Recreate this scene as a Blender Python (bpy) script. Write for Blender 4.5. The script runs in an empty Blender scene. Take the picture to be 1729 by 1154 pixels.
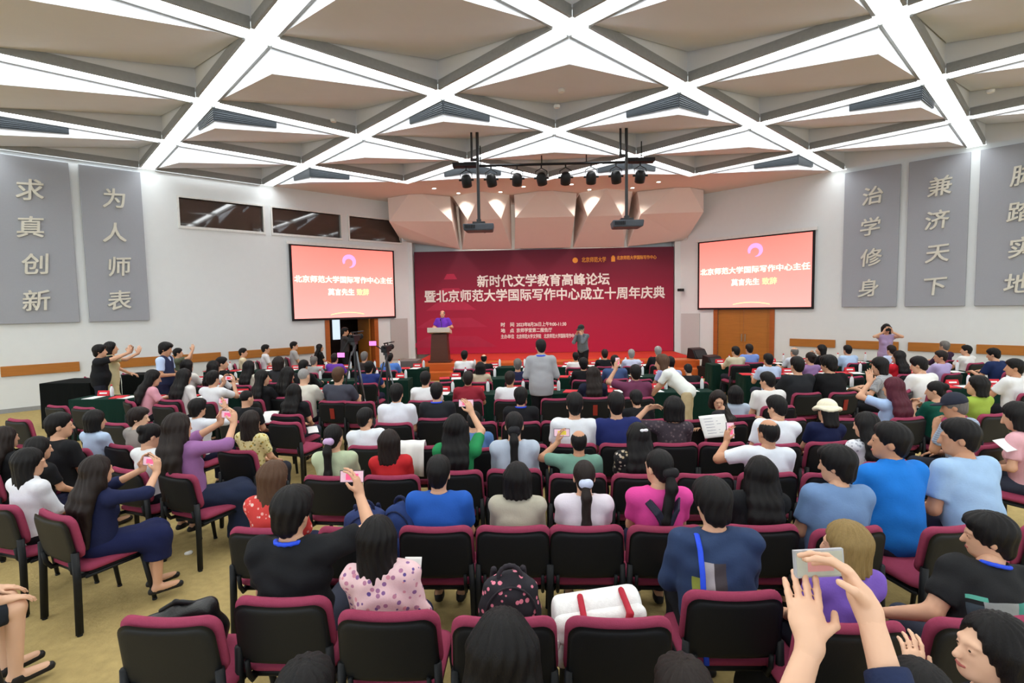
# Lecture hall with a diamond light-grid ceiling, stage backdrop and a seated audience.
import bpy, math, random
import numpy as np
from mathutils import Matrix, Vector

random.seed(7)
SC = bpy.context.scene
COL = SC.collection

# ------------------------------------------------------------------ camera, world, exposure
W_PX, H_PX = 1729, 1154
F_PX, PITCH, ROLL, YAW = 882.24, .0686, .0179, -.0328
CAM_H = 2.3


def ray(u, v):
    """Direction of the photo point (u, v) in the hall."""
    a, b = u - W_PX / 2, v - H_PX / 2
    c, s = math.cos(ROLL), math.sin(ROLL)
    x, z = (a * c - b * s) / F_PX, -(a * s + b * c) / F_PX
    c, s = math.cos(PITCH), math.sin(PITCH)
    y, z = c + z * s, -s + z * c
    c, s = math.cos(YAW), math.sin(YAW)
    return np.array([x * c + y * s, -x * s + y * c, z])


def at_y(u, v, y):
    r = ray(u, v)
    return r * (y / r[1]) + np.array([0, 0, CAM_H])


def col_at(u, y, z):
    """The point at depth y and height z that the photo shows in column u."""
    v = 700.
    for _ in range(6):
        p = at_y(u, v, y)
        v += (p[2] - z) * F_PX / y
    return at_y(u, v, y)


def at_z(u, v, z):
    r = ray(u, v)
    return r * ((z - CAM_H) / r[2]) + np.array([0, 0, CAM_H])


cam = bpy.data.cameras.new('camera')
cam.sensor_width = 36
cam.lens = F_PX / W_PX * 36
cam.clip_start = .05
cam.clip_end = 200
camo = bpy.data.objects.new('camera', cam)
COL.objects.link(camo)
_f = ray(W_PX / 2, H_PX / 2)
_r = ray(W_PX / 2 + F_PX, H_PX / 2) - _f
_u = ray(W_PX / 2, H_PX / 2 - F_PX) - _f
camo.matrix_world = Matrix(((_r[0], _u[0], -_f[0], 0), (_r[1], _u[1], -_f[1], 0), (_r[2], _u[2], -_f[2], CAM_H), (0, 0, 0, 1)))
SC.camera = camo

wd = bpy.data.worlds.new('hall_ambient')
SC.world = wd
wd.use_nodes = True
wd.node_tree.nodes['Background'].inputs[0].default_value = (.86, .93, 1, 1)
wd.node_tree.nodes['Background'].inputs[1].default_value = 2.0
SC.view_settings.view_transform = 'Standard'
SC.view_settings.look = 'None'
SC.view_settings.exposure = 0.0
SC.view_settings.gamma = 1
STRIP_POWER = 10.0          # radiance of the ceiling light strips
SC.cycles.max_bounces = 7
SC.cycles.diffuse_bounces = 4
SC.cycles.glossy_bounces = 3
SC.cycles.caustics_reflective = False
SC.cycles.caustics_refractive = False

# ------------------------------------------------------------------ materials


def lin(c):
    out = []
    for x in c:
        x /= 255
        out.append(x / 12.92 if x <= .04045 else ((x + .055) / 1.055) ** 2.4)
    return (*out, 1)


_M = {}


def mat(rgb, rough=.7, kind='plain', rgb2=None, scale=40., bump=.15, spec=.3, metal=0., emit=0., amt=.12):
    key = (tuple(rgb), rough, kind, tuple(rgb2) if rgb2 else None, scale, bump, spec, metal, emit, amt)
    if key in _M:
        return _M[key]
    m = bpy.data.materials.new(kind + '_%d_%d_%d' % tuple(rgb))
    m.use_nodes = True
    nt = m.node_tree
    N, L = nt.nodes, nt.links
    bs = N['Principled BSDF']
    bs.inputs['Roughness'].default_value = rough
    bs.inputs['Specular IOR Level'].default_value = spec
    bs.inputs['Metallic'].default_value = metal
    c1 = lin(rgb)
    tc = N.new('ShaderNodeTexCoord')
    src = tc.outputs['Object']

    def node(t, **kw):
        n = N.new(t)
        for k, v in kw.items():
            setattr(n, k, v)
        return n

    def mix(fac, a, b):
        n = node('ShaderNodeMix', data_type='RGBA')
        for i, x in ((0, fac), (6, a), (7, b)):
            if isinstance(x, (tuple, float, int)):
                n.inputs[i].default_value = x
            else:
                L.new(x, n.inputs[i])
        return n.outputs[2]

    def dot(scale_, thr, soft=.04):
        v = node('ShaderNodeTexVoronoi')
        v.inputs['Scale'].default_value = scale_
        L.new(src, v.inputs['Vector'])
        r = node('ShaderNodeMapRange')
        r.inputs[1].default_value = thr
        r.inputs[2].default_value = thr + soft
        r.inputs[3].default_value = 1
        r.inputs[4].default_value = 0
        L.new(v.outputs['Distance'], r.inputs[0])
        return r.outputs[0], v.outputs['Color']

    nz = node('ShaderNodeTexNoise')
    nz.inputs['Scale'].default_value = scale
    nz.inputs['Detail'].default_value = 3
    mp = node('ShaderNodeMapping')
    L.new(src, mp.inputs['Vector'])
    if kind == 'hair':
        mp.inputs['Scale'].default_value = (6, 6, .5)
    if kind == 'wood':
        mp.inputs['Scale'].default_value = (.25, .25, 4)
    L.new(mp.outputs[0], nz.inputs['Vector'])
    dark = tuple(x * (1 - amt) for x in c1[:3]) + (1,)
    lite = tuple(min(1, x * (1 + amt)) for x in c1[:3]) + (1,)
    base = mix(nz.outputs['Fac'], dark, lite)
    if kind == 'floral' or kind == 'dots':
        cols = rgb2
        f, cc = dot(26 if kind == 'floral' else (24 if scale == 41 else 11), .30 if kind == 'floral' else .27)
        if kind == 'floral':
            sep = node('ShaderNodeSeparateColor')
            L.new(cc, sep.inputs[0])
            base2 = mix(sep.outputs[0], lin(cols[0:3]), lin(cols[3:6]))
        else:
            base2 = lin(cols[0:3])
        base = mix(f, base, base2)
    elif kind == 'plaid':
        f = None
        for ax in (0, 2):
            w = node('ShaderNodeTexWave', bands_direction='X' if ax == 0 else 'Z')
            w.inputs['Scale'].default_value = 14
            L.new(src, w.inputs['Vector'])
            base = mix(w.outputs['Fac'], base, lin(rgb2)) if ax == 0 else mix(w.outputs['Fac'], lin(rgb), base)
    elif kind == 'patch':     # printed panels on a garment: (x0, x1, z0, z1, rgb) boxes on its back
        s = node('ShaderNodeSeparateXYZ')
        L.new(src, s.inputs[0])

        def cmp(o_, val, op):
            n = node('ShaderNodeMath', operation=op)
            L.new(o_, n.inputs[0])
            n.inputs[1].default_value = val
            return n.outputs[0]

        def mul(a, b):
            n = node('ShaderNodeMath', operation='MULTIPLY')
            L.new(a, n.inputs[0])
            L.new(b, n.inputs[1])
            return n.outputs[0]
        for x0, x1, z0, z1, cc in rgb2:
            f = mul(mul(cmp(s.outputs[0], x0, 'GREATER_THAN'), cmp(s.outputs[0], x1, 'LESS_THAN')), mul(cmp(s.outputs[2], z0, 'GREATER_THAN'), cmp(s.outputs[2], z1, 'LESS_THAN')))
            f = mul(f, cmp(s.outputs[1], 0, 'LESS_THAN'))
            base = mix(f, base, lin(cc))
    elif kind == 'stripe':
        w = node('ShaderNodeTexWave', bands_direction='Z')
        w.inputs['Scale'].default_value = 12
        L.new(src, w.inputs['Vector'])
        base = mix(w.outputs['Fac'], base, lin(rgb2))
    elif kind == 'grad':      # printed vertical gradient in object z: rgb at 0 .. rgb2 at scale
        s = node('ShaderNodeSeparateXYZ')
        L.new(src, s.inputs[0])
        r = node('ShaderNodeMapRange')
        r.inputs[1].default_value = 0
        r.inputs[2].default_value = scale
        L.new(s.outputs[2], r.inputs[0])
        base = mix(r.outputs[0], c1, lin(rgb2))
    L.new(base, bs.inputs['Base Color']) if not isinstance(base, tuple) else None
    if emit:
        L.new(base, bs.inputs['Emission Color'])
        bs.inputs['Emission Strength'].default_value = emit
    if bump and kind not in ('grad',):
        b = node('ShaderNodeBump')
        b.inputs['Strength'].default_value = bump
        b.inputs['Distance'].default_value = .01
        n2 = node('ShaderNodeTexNoise')
        n2.inputs['Scale'].default_value = scale * 3
        n2.inputs['Detail'].default_value = 2
        L.new(mp.outputs[0], n2.inputs['Vector'])
        L.new(n2.outputs['Fac'], b.inputs['Height'])
        L.new(b.outputs[0], bs.inputs['Normal'])
    _M[key] = m
    return m


def skin(t=0):
    return mat([(214, 165, 134), (198, 146, 114), (226, 182, 152)][t], .55, 'skin', scale=9, bump=.03, amt=.05, spec=.35)


# ------------------------------------------------------------------ mesh helpers


def np_mesh(name, v, f):
    """Mesh from arrays; f: list of face index arrays of shape (n, k)."""
    me = bpy.data.meshes.new(name)
    v = np.asarray(v, np.float32)
    fs = [np.asarray(x, np.int32) for x in f if len(x)]
    nl = sum(x.size for x in fs)
    npoly = sum(len(x) for x in fs)
    me.vertices.add(len(v))
    me.vertices.foreach_set('co', v.ravel())
    me.loops.add(nl)
    me.loops.foreach_set('vertex_index', np.concatenate([x.ravel() for x in fs]))
    tot = np.concatenate([np.full(len(x), x.shape[1], np.int32) for x in fs])
    st = np.concatenate([[0], np.cumsum(tot)[:-1]]).astype(np.int32)
    me.polygons.add(npoly)
    me.polygons.foreach_set('loop_start', st)
    me.polygons.foreach_set('use_smooth', np.ones(npoly, bool))
    me.update(calc_edges=True)
    me.validate()
    return me


class MB:
    """Collects simple solids into one mesh."""

    def __init__(s):
        s.v, s.f = [], []

    def add(s, vs, fs):
        o = len(s.v)
        s.v += [tuple(map(float, x)) for x in vs]
        s.f += [tuple(i + o for i in x) for x in fs]
        return s

    def hexa(s, p):
        """8 points: bottom loop 0-3, top loop 4-7."""
        return s.add(p, [(3, 2, 1, 0), (4, 5, 6, 7), (0, 1, 5, 4), (1, 2, 6, 5), (2, 3, 7, 6), (3, 0, 4, 7)])

    def box(s, x0, x1, y0, y1, z0, z1):
        return s.hexa([(x0, y0, z0), (x1, y0, z0), (x1, y1, z0), (x0, y1, z0), (x0, y0, z1), (x1, y0, z1), (x1, y1, z1), (x0, y1, z1)])

    def tube(s, pts, r, n=10, cap=True, ry=None):
        pts = [Vector(p) for p in pts]
        rs = r if isinstance(r, (list, tuple)) else [r] * len(pts)
        t0 = (pts[-1] - pts[0]).normalized()
        up = Vector((0, 0, 1)) if abs(t0.z) < .9 else Vector((0, 1, 0))
        rings = []
        for i, p in enumerate(pts):
            t = (pts[min(i + 1, len(pts) - 1)] - pts[max(i - 1, 0)]).normalized()
            a = t.cross(up).normalized()
            b = t.cross(a).normalized()
            k = (ry / rs[i]) if ry else 1
            rings.append([p + a * rs[i] * math.cos(2 * math.pi * j / n) + b * rs[i] * k * math.sin(2 * math.pi * j / n) for j in range(n)])
        vs = [x for g in rings for x in g]
        fs = [(i * n + j, i * n + (j + 1) % n, (i + 1) * n + (j + 1) % n, (i + 1) * n + j) for i in range(len(pts) - 1) for j in range(n)]
        if cap:
            fs += [tuple(range(n - 1, -1, -1)), tuple((len(pts) - 1) * n + j for j in range(n))]
        return s.add(vs, fs)

    def lathe(s, prof, n=16, c=(0, 0, 0)):
        m = len(prof)
        vs = [(c[0] + r * math.cos(2 * math.pi * j / n), c[1] + r * math.sin(2 * math.pi * j / n), c[2] + z) for r, z in prof for j in range(n)]
        fs = [(i * n + j, i * n + (j + 1) % n, (i + 1) * n + (j + 1) % n, (i + 1) * n + j) for i in range(m - 1) for j in range(n)]
        fs += [tuple(range(n - 1, -1, -1)), tuple((m - 1) * n + j for j in range(n))]
        return s.add(vs, fs)

    def mesh(s, name, smooth=False):
        me = bpy.data.meshes.new(name)
        me.from_pydata(s.v, [], s.f)
        if smooth:
            me.polygons.foreach_set('use_smooth', [True] * len(me.polygons))
        me.update()
        return me


def link(name, me, m=None, parent=None, loc=None, rz=None):
    o = bpy.data.objects.new(name, me)
    COL.objects.link(o)
    if m is not None:
        if len(me.materials) == 0:
            me.materials.append(m)
        elif me.materials[0] is not m:
            o.material_slots[0].link = 'OBJECT'
            o.material_slots[0].material = m
    if parent is not None:
        o.parent = parent
    if loc is not None:
        o.location = loc
    if rz is not None:
        o.rotation_euler = (0, 0, rz)
    return o


def bevel(o, w=.01, n=2):
    b = o.modifiers.new('edge', 'BEVEL')
    b.width = w
    b.segments = n
    b.limit_method = 'ANGLE'
    return o


def tag(o, label, cat, group=None):
    o['label'] = label
    o['category'] = cat
    if group:
        o['group'] = group
    return o


def struct(o):
    o['kind'] = 'structure'
    return o


def empty(name, loc=(0, 0, 0), rz=0):
    o = bpy.data.objects.new(name, None)
    o.empty_display_size = .1
    COL.objects.link(o)
    o.location = loc
    o.rotation_euler = (0, 0, rz)
    return o


def kids(o):
    return list(o.children)


def copy_tree(o, loc, rz, children):
    """A copy of the thing o with copies of its parts and sub-parts."""
    c = o.copy()
    COL.objects.link(c)
    c.location = loc
    c.rotation_euler = (0, 0, rz)
    for ch, sub in children:
        d = ch.copy()
        COL.objects.link(d)
        d.parent = c
        for g in sub:
            e = g.copy()
            COL.objects.link(e)
            e.parent = d
    return c


_TX = {}


def text_mesh(s, size, extrude=0., bold=0., name='lettering', align='CENTER', shear=0., spacing=1.):
    k = (s, size, extrude, bold, align, shear, spacing)
    if k in _TX:
        return _TX[k]
    c = bpy.data.curves.new(name, 'FONT')
    c.body = s
    c.size = size
    c.extrude = extrude
    c.shear = shear
    c.space_character = spacing
    c.align_x = align
    c.align_y = 'CENTER'
    c.resolution_u = 3
    o = bpy.data.objects.new('tmp', c)
    COL.objects.link(o)
    dg = bpy.context.evaluated_depsgraph_get()
    dg.update()
    me = bpy.data.meshes.new_from_object(o.evaluated_get(dg))
    me.name = name
    bpy.data.objects.remove(o)
    bpy.data.curves.remove(c)
    me.materials.clear()
    if bold:                                    # heavier strokes: shifted copies joined together
        b = bold
        src = me
        n = len(src.vertices)
        vs, fs = [], []
        for dx, dy in ((-b, -b), (b, -b), (-b, b), (b, b)):
            o_ = len(vs)
            vs += [(v.co.x + dx, v.co.y + dy, v.co.z + .0002 * len(vs) / n) for v in src.vertices]
            fs += [tuple(i + o_ for i in p.vertices) for p in src.polygons]
        me = bpy.data.meshes.new(name)
        me.from_pydata(vs, [], fs)
        bpy.data.meshes.remove(src)
    _TX[k] = me
    return me

# ------------------------------------------------------------------ the hall: grid ceiling, walls, stage
Q = math.sqrt(.5)
CEIL = 6.1
S = 3.0267                       # side of one ceiling diamond
OX, OY = -7.9298, 7.4096         # ceiling node (0, 0)
CL, CR = 23.900, 25.162          # wall_left: y - x = CL ; wall_right: y + x = CR
PL, PR = np.array([-4.35, 19.55]), np.array([5.46, 19.70])   # where the side walls meet the stage opening


def node_xy(a, b):
    return OX + S * Q * (a + b), OY + S * Q * (b - a)


M_WALL = mat((224, 228, 229), .85, 'plaster', scale=6, bump=.05, amt=.02)
M_CEIL = mat((222, 224, 228), .9, 'plaster', scale=5, bump=.03, amt=.02)
M_COFFER = mat((224, 227, 234), .9, 'plaster', scale=3, bump=.02, amt=.02)
M_SOFFIT = mat((224, 212, 206), .85, 'plaster', scale=5, bump=.03, amt=.02)
M_TRIM = mat((150, 152, 152), .5, 'metal', scale=20, bump=.02)
M_LIGHT = mat((247, 252, 255), .5, 'lamp', scale=1.5, bump=0, emit=STRIP_POWER, amt=.02)
M_NODE = mat((238, 246, 246), .5, 'lamp', scale=1.5, bump=0, emit=STRIP_POWER * .11, amt=.02)
M_WOOD = mat((176, 112, 46), .4, 'wood', scale=9, bump=.04, amt=.2)
M_WOOD_RED = mat((172, 92, 40), .4, 'wood', scale=9, bump=.04, amt=.2)
M_BLACK = mat((24, 25, 27), .5, 'plastic', scale=60, bump=.04)
M_DARKMETAL = mat((38, 40, 43), .4, 'metal', scale=60, bump=.02, spec=.5)

# floor: short-pile carpet
fl = MB().box(-24, 26, -8, 24, -.2, 0)
M_CARPET = mat((176, 155, 104), .95, 'carpet', scale=14, bump=.5, amt=.22, spec=.05)
struct(link('floor', fl.mesh('floor'), M_CARPET))

# ceiling: flat slab above, soffit towards the stage, one tilted plate in each diamond
Y_EDGE = OY + S * Q * 4
xl, xr = Y_EDGE - CL, CR - Y_EDGE
cb = MB().box(-24, 26, -8, 24, CEIL + 1.1, CEIL + 1.3)
ceiling = struct(link('ceiling', cb.mesh('ceiling'), M_CEIL))
so = MB()
so.hexa([(xl - .3, Y_EDGE, CEIL), (xr + .3, Y_EDGE, CEIL), (PR[0] + .4, 20.2, CEIL), (PL[0] - .4, 20.2, CEIL),
         (xl - .3, Y_EDGE, CEIL + .15), (xr + .3, Y_EDGE, CEIL + .15), (PR[0] + .4, 20.2, CEIL + .15), (PL[0] - .4, 20.2, CEIL + .15)])
link('soffit', so.mesh('soffit'), M_SOFFIT, ceiling)

BW = .19                          # half width of a light strip with its trims
DROP = .40


def coffer_mesh(half):
    """A square plate tilted about its left-right diagonal, with upright sides; local y points to the stage."""
    r = S * Q - BW * 1.42         # half diagonal
    m = MB()
    zl, zf = -DROP, DROP + .05
    top = .9
    n, l, rr, f = (0, -r, zl), (-r, 0, 0), (r, 0, 0), (0, r, zf)
    if half:
        m.add([n, l, rr], [(0, 1, 2)])
        m.add([n, l, (-r, 0, top), (0, -r, top)], [(0, 3, 2, 1)])
        m.add([n, rr, (r, 0, top), (0, -r, top)], [(0, 1, 2, 3)])
        m.add([l, rr, (r, 0, top), (-r, 0, top)], [(0, 1, 2, 3)])
    else:
        m.add([n, l, f, rr], [(0, 1, 2, 3)])
        m.add([n, l, (-r, 0, top), (0, -r, top)], [(0, 3, 2, 1)])
        m.add([n, rr, (r, 0, top), (0, -r, top)], [(0, 1, 2, 3)])
    return m.mesh('coffer')


def well_mesh(half):
    """The upright sides of the far half of the recess, and the strip side boards."""
    r = S * Q - BW * 1.42
    r2 = r + .03
    m = MB()
    for sx in (-1, 1):
        if not half:
            m.add([(sx * r2, 0, -.02), (0, r2, -.02), (0, r2, .9), (sx * r2, 0, .9)], [(0, 1, 2, 3)])
        m.add([(sx * r2, 0, -.02), (0, -r2, -.02), (0, -r2, .9), (sx * r2, 0, .9)], [(0, 1, 2, 3)])
    return m.mesh('well')


CM = [coffer_mesh(False), coffer_mesh(True)]
WM = [well_mesh(False), well_mesh(True)]
cells = []
for a in range(-2, 9):
    for b in range(-6, 6):
        n = b - a - 1
        x, y = node_xy(a + 1, b)
        if n > 3 or n < -4 or abs(x) > 15:
            continue
        cells.append((a, b, n, x, y))
        cx, cy = x, y + S * Q
        h = 1 if n == 3 else 0
        link('coffer', CM[h], M_COFFER, ceiling, (cx, cy, CEIL))
        link('coffer_well', WM[h], M_CEIL, ceiling, (cx, cy, CEIL))

# light strips: one lamp between each two nodes
ORD = ['first', 'second', 'third', 'fourth', 'fifth', 'sixth', 'seventh', 'eighth', 'ninth', 'tenth', 'eleventh', 'twelfth']


def strip_meshes(w):
    h = S / 2 - BW - .005
    d = MB().box(-h, h, -w + .045, BW - .045, .035, .06).mesh('diffuser')
    m = MB()
    for y in (-w + .022, BW - .022):
        m.box(-h, h, y - .022, y + .022, -.04, .08)
    m.box(-h, h, -w + .01, BW - .01, .06, .12)
    return d, m.mesh('housing')


STRIPS = {0: strip_meshes(BW), 1: strip_meshes(-.012), -1: strip_meshes(-.012)}
ND = MB().box(-BW, BW, -BW, BW, -.015, .05).mesh('node')


def strip(x, y, ang, label, edge=0):
    o = empty('light_strip', (x, y, CEIL), ang)
    tag(o, label, 'ceiling light', 'ceiling light strips')
    if edge < 0:
        o.rotation_euler = (0, 0, ang + math.pi)
    link('housing', STRIPS[edge][1], M_TRIM, o)
    link('diffuser', STRIPS[edge][0], M_LIGHT, o)


segs, nodes = set(), set()
for a, b, n, x, y in cells:
    ed = [((a + 1, b), (a, b)), ((a + 1, b), (a + 1, b + 1))]
    if n < 3:
        ed += [((a, b), (a, b + 1)), ((a + 1, b + 1), (a, b + 1))]
    for e in ed:
        segs.add(e)
        nodes.update(e)
for (a0, b0), (a1, b1) in sorted(segs):
    p, q = node_xy(a0, b0), node_xy(a1, b1)
    mx, my = (p[0] + q[0]) / 2, (p[1] + q[1]) / 2
    if my < -3:
        continue
    if a0 == a1:
        lab = 'ceiling light strip parallel to the left wall, %s from that wall, %s segment' % (ORD[a0 + 2], ORD[max(0, 6 - b0)])
    else:
        lab = 'ceiling light strip parallel to the right wall, %s from that wall, %s segment' % (ORD[6 - b0], ORD[max(0, a1 + 2)])
    edge = -1 if a0 == a1 == -2 else (-1 if b0 == b1 == 6 else 0)
    strip(mx, my, math.atan2(q[1] - p[1], q[0] - p[0]), lab, edge)
for a, b in sorted(nodes):
    x, y = node_xy(a, b)
    o = link('light_junction', ND, M_NODE, None, (x, y, CEIL), math.pi / 4)
    tag(o, 'square ceiling light junction, %s from the left wall, %s from the right' % (ORD[a + 2], ORD[6 - b]), 'ceiling light', 'ceiling light junctions')

# dark air grilles on the near sides of every other row of coffers
M_GRILLE = mat((58, 64, 70), .6, 'grille', scale=70, bump=.3)


def vent_mesh(sx):
    r = S * Q - BW * 1.42 + .012
    m = MB()
    e = .42
    p0, p1 = np.array([0, -r]), np.array([sx * r * e, -r * (1 - e)])
    nrm = np.array([sx, -1]) * Q * .012
    zt0, zb0 = -.03, -DROP + .13
    zb1 = -DROP * (1 - e) + .07
    pts = []
    for off in (0, 1):
        for p, z in ((p0, zb0), (p1, zb1), (p1, zt0), (p0, zt0)):
            q = p + nrm * off
            pts.append((q[0], q[1], z))
    m.hexa(pts)
    for k in range(1, 6):                       # louvre blades
        t = k / 6
        q0, q1 = p0 + nrm * 1.0, p1 + nrm * 1.0
        za, zb = zb0 + (zt0 - zb0) * t, zb1 + (zt0 - zb1) * t
        m.hexa([(q0[0], q0[1], za), (q1[0], q1[1], zb), (q1[0] + nrm[0], q1[1] + nrm[1], zb - .006), (q0[0] + nrm[0], q0[1] + nrm[1], za - .006),
                (q0[0], q0[1], za + .006), (q1[0], q1[1], zb + .006), (q1[0] + nrm[0], q1[1] + nrm[1], zb), (q0[0] + nrm[0], q0[1] + nrm[1], za)])
    return m.mesh('grille')


VM = [vent_mesh(-1), vent_mesh(1)]
for a, b, n, x, y in cells:
    if n in (1, 3) and abs(x) < 13:
        o = empty('air_vent', (x, y + S * Q, CEIL))
        tag(o, 'dark air grille on a coffer corner, %s row from stage, %s from the left' % (ORD[(3 - n) // 2], ORD[a + 2]), 'air vent', 'ceiling air grilles')
        link('grille', VM[0], M_GRILLE, o)
        link('grille', VM[1], M_GRILLE, o)


# ---- walls
class Wall:
    """A wall standing on a line; t runs from the stage opening backwards, d into the hall."""

    def __init__(s, p, t, n):
        s.p, s.t, s.n = np.array(p), np.array(t), np.array(n)

    def pt(s, t, z, d=0.):
        q = s.p + s.t * t + s.n * d
        return (q[0], q[1], z)

    def box(s, m, t0, t1, z0, z1, d0, d1):
        P = s.pt
        return m.hexa([P(t0, z0, d0), P(t1, z0, d0), P(t1, z0, d1), P(t0, z0, d1), P(t0, z1, d0), P(t1, z1, d0), P(t1, z1, d1), P(t0, z1, d1)])

    def holes(s, t0, t1, z0, z1, hs, th=.25):
        m = MB()
        ts = sorted({t0, t1, *[h[0] for h in hs], *[h[1] for h in hs]})
        zs = sorted({z0, z1, *[h[2] for h in hs], *[h[3] for h in hs]})
        for i in range(len(ts) - 1):
            for j in range(len(zs) - 1):
                tm, zm = (ts[i] + ts[i + 1]) / 2, (zs[j] + zs[j + 1]) / 2
                if any(h[0] < tm < h[1] and h[2] < zm < h[3] for h in hs):
                    continue
                s.box(m, ts[i], ts[i + 1], zs[j], zs[j + 1], -th, 0)
        return m

    def frame(s):
        """Matrix with local x to the right along the wall as seen from the hall, y up, z out of the wall."""
        out = Vector((s.n[0], s.n[1], 0))
        up = Vector((0, 0, 1))
        x = up.cross(out)
        return x, up, out

    def place(s, o, t, z, d=.01):
        x, up, out = s.frame()
        p = s.pt(t, z, d)
        o.matrix_world = Matrix(((x.x, up.x, out.x, p[0]), (x.y, up.y, out.y, p[1]), (x.z, up.z, out.z, p[2]), (0, 0, 0, 1)))
        return o


WL = Wall(PL, (-Q, -Q), (Q, -Q))
WR = Wall(PR, (Q, -Q), (-Q, -Q))
R2 = math.sqrt(2)
tl = lambda x: (PL[0] - x) * R2
tr = lambda x: (x - PR[0]) * R2
DOOR_L, DOOR_R = (1.62, 3.28, 0, 2.2), (1.64, 3.42, 0, 2.2)
WINS = [(tl(-8.03), tl(-9.58), 4.67, 5.44), (tl(-6.28), tl(-7.84), 4.67, 5.44), (.4, tl(-6.06), 4.67, 5.44)]
struct(link('wall_left', WL.holes(0, 19, 0, CEIL + .2, [DOOR_L] + WINS).mesh('wall_left'), M_WALL))
struct(link('wall_right', WR.holes(0, 19, 0, CEIL + .2, [DOOR_R]).mesh('wall_right'), M_WALL))
# jambs beside the backdrop and the stage rear wall
bk = MB().box(PL[0] - .42, PR[0] + .42, 20.0, 20.2, 0, CEIL + .2)
struct(link('wall_rear', bk.mesh('wall_rear'), M_WALL))
jm = MB()
jm.box(PL[0] - .35, PL[0] + .06, 19.45, 20.0, 0, CEIL)
jm.box(PR[0] - .06, PR[0] + .35, 19.55, 20.0, 0, CEIL)
struct(link('trim_1', jm.mesh('trim'), M_WALL))
st = MB()
WL.box(st, 3.35, 19, 0, .1, 0, .012)
struct(link('baseboard_left', st.mesh('baseboard'), M_TRIM))
st = MB()
WR.box(st, 3.5, 19, 0, .1, 0, .012)
struct(link('baseboard_right', st.mesh('baseboard'), M_TRIM))

# control-room windows, dark glass in white frames
M_GLASS = mat((66, 52, 46), .04, 'glass', scale=2, bump=0, spec=1., amt=.1)
M_FRAME = mat((226, 227, 224), .5, 'paint', scale=20, bump=.02)
for k, (t0, t1, z0, z1) in enumerate(WINS):
    m = MB()
    WL.box(m, t0, t1, z0, z1, -.11, -.09)
    g = struct(link('window_%d' % (k + 1), m.mesh('window'), M_GLASS))
    m = MB()
    for a0, a1, b0, b1 in ((t0 - .05, t1 + .05, z0 - .07, z0), (t0 - .05, t1 + .05, z1, z1 + .05), (t0 - .05, t0, z0, z1), (t1, t1 + .05, z0, z1)):
        WL.box(m, a0, a1, b0, b1, -.14, .035)
    link('window_frame', m.mesh('window_frame'), M_FRAME, g)

# doors
m = MB()
for a0, a1, b0, b1 in ((1.5, 1.64, 0, 2.3), (3.40, 3.54, 0, 2.3), (1.5, 3.54, 2.2, 2.32)):
    WR.box(m, a0, a1, b0, b1, -.2, .04)
dr = struct(link('door_1', m.mesh('door_frame'), M_WOOD_RED))
for t0, t1 in ((1.645, 2.525), (2.535, 3.415)):
    m = MB()
    WR.box(m, t0, t1, .01, 2.19, -.08, -.03)
    for z0, z1 in ((.15, .95), (1.05, 2.05)):
        WR.box(m, t0 + .12, t1 - .12, z0, z1, -.03, -.022)
    lf = link('door_leaf', m.mesh('door_leaf'), M_WOOD, dr)
    m = MB()
    tx = 2.47 if t0 < 2 else 2.59
    m.tube([WR.pt(tx, .95, -.01), WR.pt(tx, 1.2, -.01)], .015)
    link('door_handle', m.mesh('door_handle'), mat((170, 160, 140), .3, 'metal', metal=.8), lf)
m = MB()
for a0, a1, b0, b1 in ((1.48, 1.63, 0, 2.3), (3.27, 3.42, 0, 2.3), (1.48, 3.42, 2.2, 2.32)):
    WL.box(m, a0, a1, b0, b1, -.25, .04)
dl = struct(link('door_2', m.mesh('door_frame'), M_WOOD_RED))
m = MB()
WL.box(m, 1.66, 1.72, .01, 2.19, -1.05, -.2)          # leaf standing open into the lobby
link('door_leaf', m.mesh('door_leaf'), M_WOOD, dl)
# the dim lobby behind the open door
m = MB()
WL.box(m, .4, 4.6, 0, 2.6, -2.8, -2.7)
WL.box(m, .3, .4, 0, 2.6, -2.8, -.25)
WL.box(m, 4.6, 4.7, 0, 2.6, -2.8, -.25)
WL.box(m, .3, 4.7, 2.6, 2.7, -2.8, -.25)
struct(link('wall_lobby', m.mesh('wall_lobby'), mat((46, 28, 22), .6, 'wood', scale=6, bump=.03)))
m = MB()
WL.box(m, 1.66, 1.95, 1.1, 2.4, -2.7, -2.66)
struct(link('window_4', m.mesh('window'), mat((214, 232, 250), .5, 'daylight', emit=1.1, bump=0, scale=2)))

# bumper rails
def rail(W, t0, t1, k):
    m = MB()
    W.box(m, t0, t1, .86, 1.1, 0, .05)
    bevel(struct(link('trim_%d' % k, m.mesh('rail'), M_WOOD)), .01)


for k, (x0, x1) in enumerate(((-12.25, -11.25), (-10.9, -9.0), (-8.85, -7.05))):
    rail(WL, tl(x1), tl(x0), k + 2)
for k, (x0, x1) in enumerate(((8.3, 9.2), (9.4, 10.3), (10.45, 11.3), (11.45, 12.5))):
    rail(WR, tr(x0), tr(x1), k + 5)

# grey calligraphy panels
M_PANEL = mat((160, 163, 170), .85, 'fabric', scale=30, bump=.05, amt=.03)
M_CHAR = mat((216, 213, 200), .6, 'plaster', scale=20, bump=.1)


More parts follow.
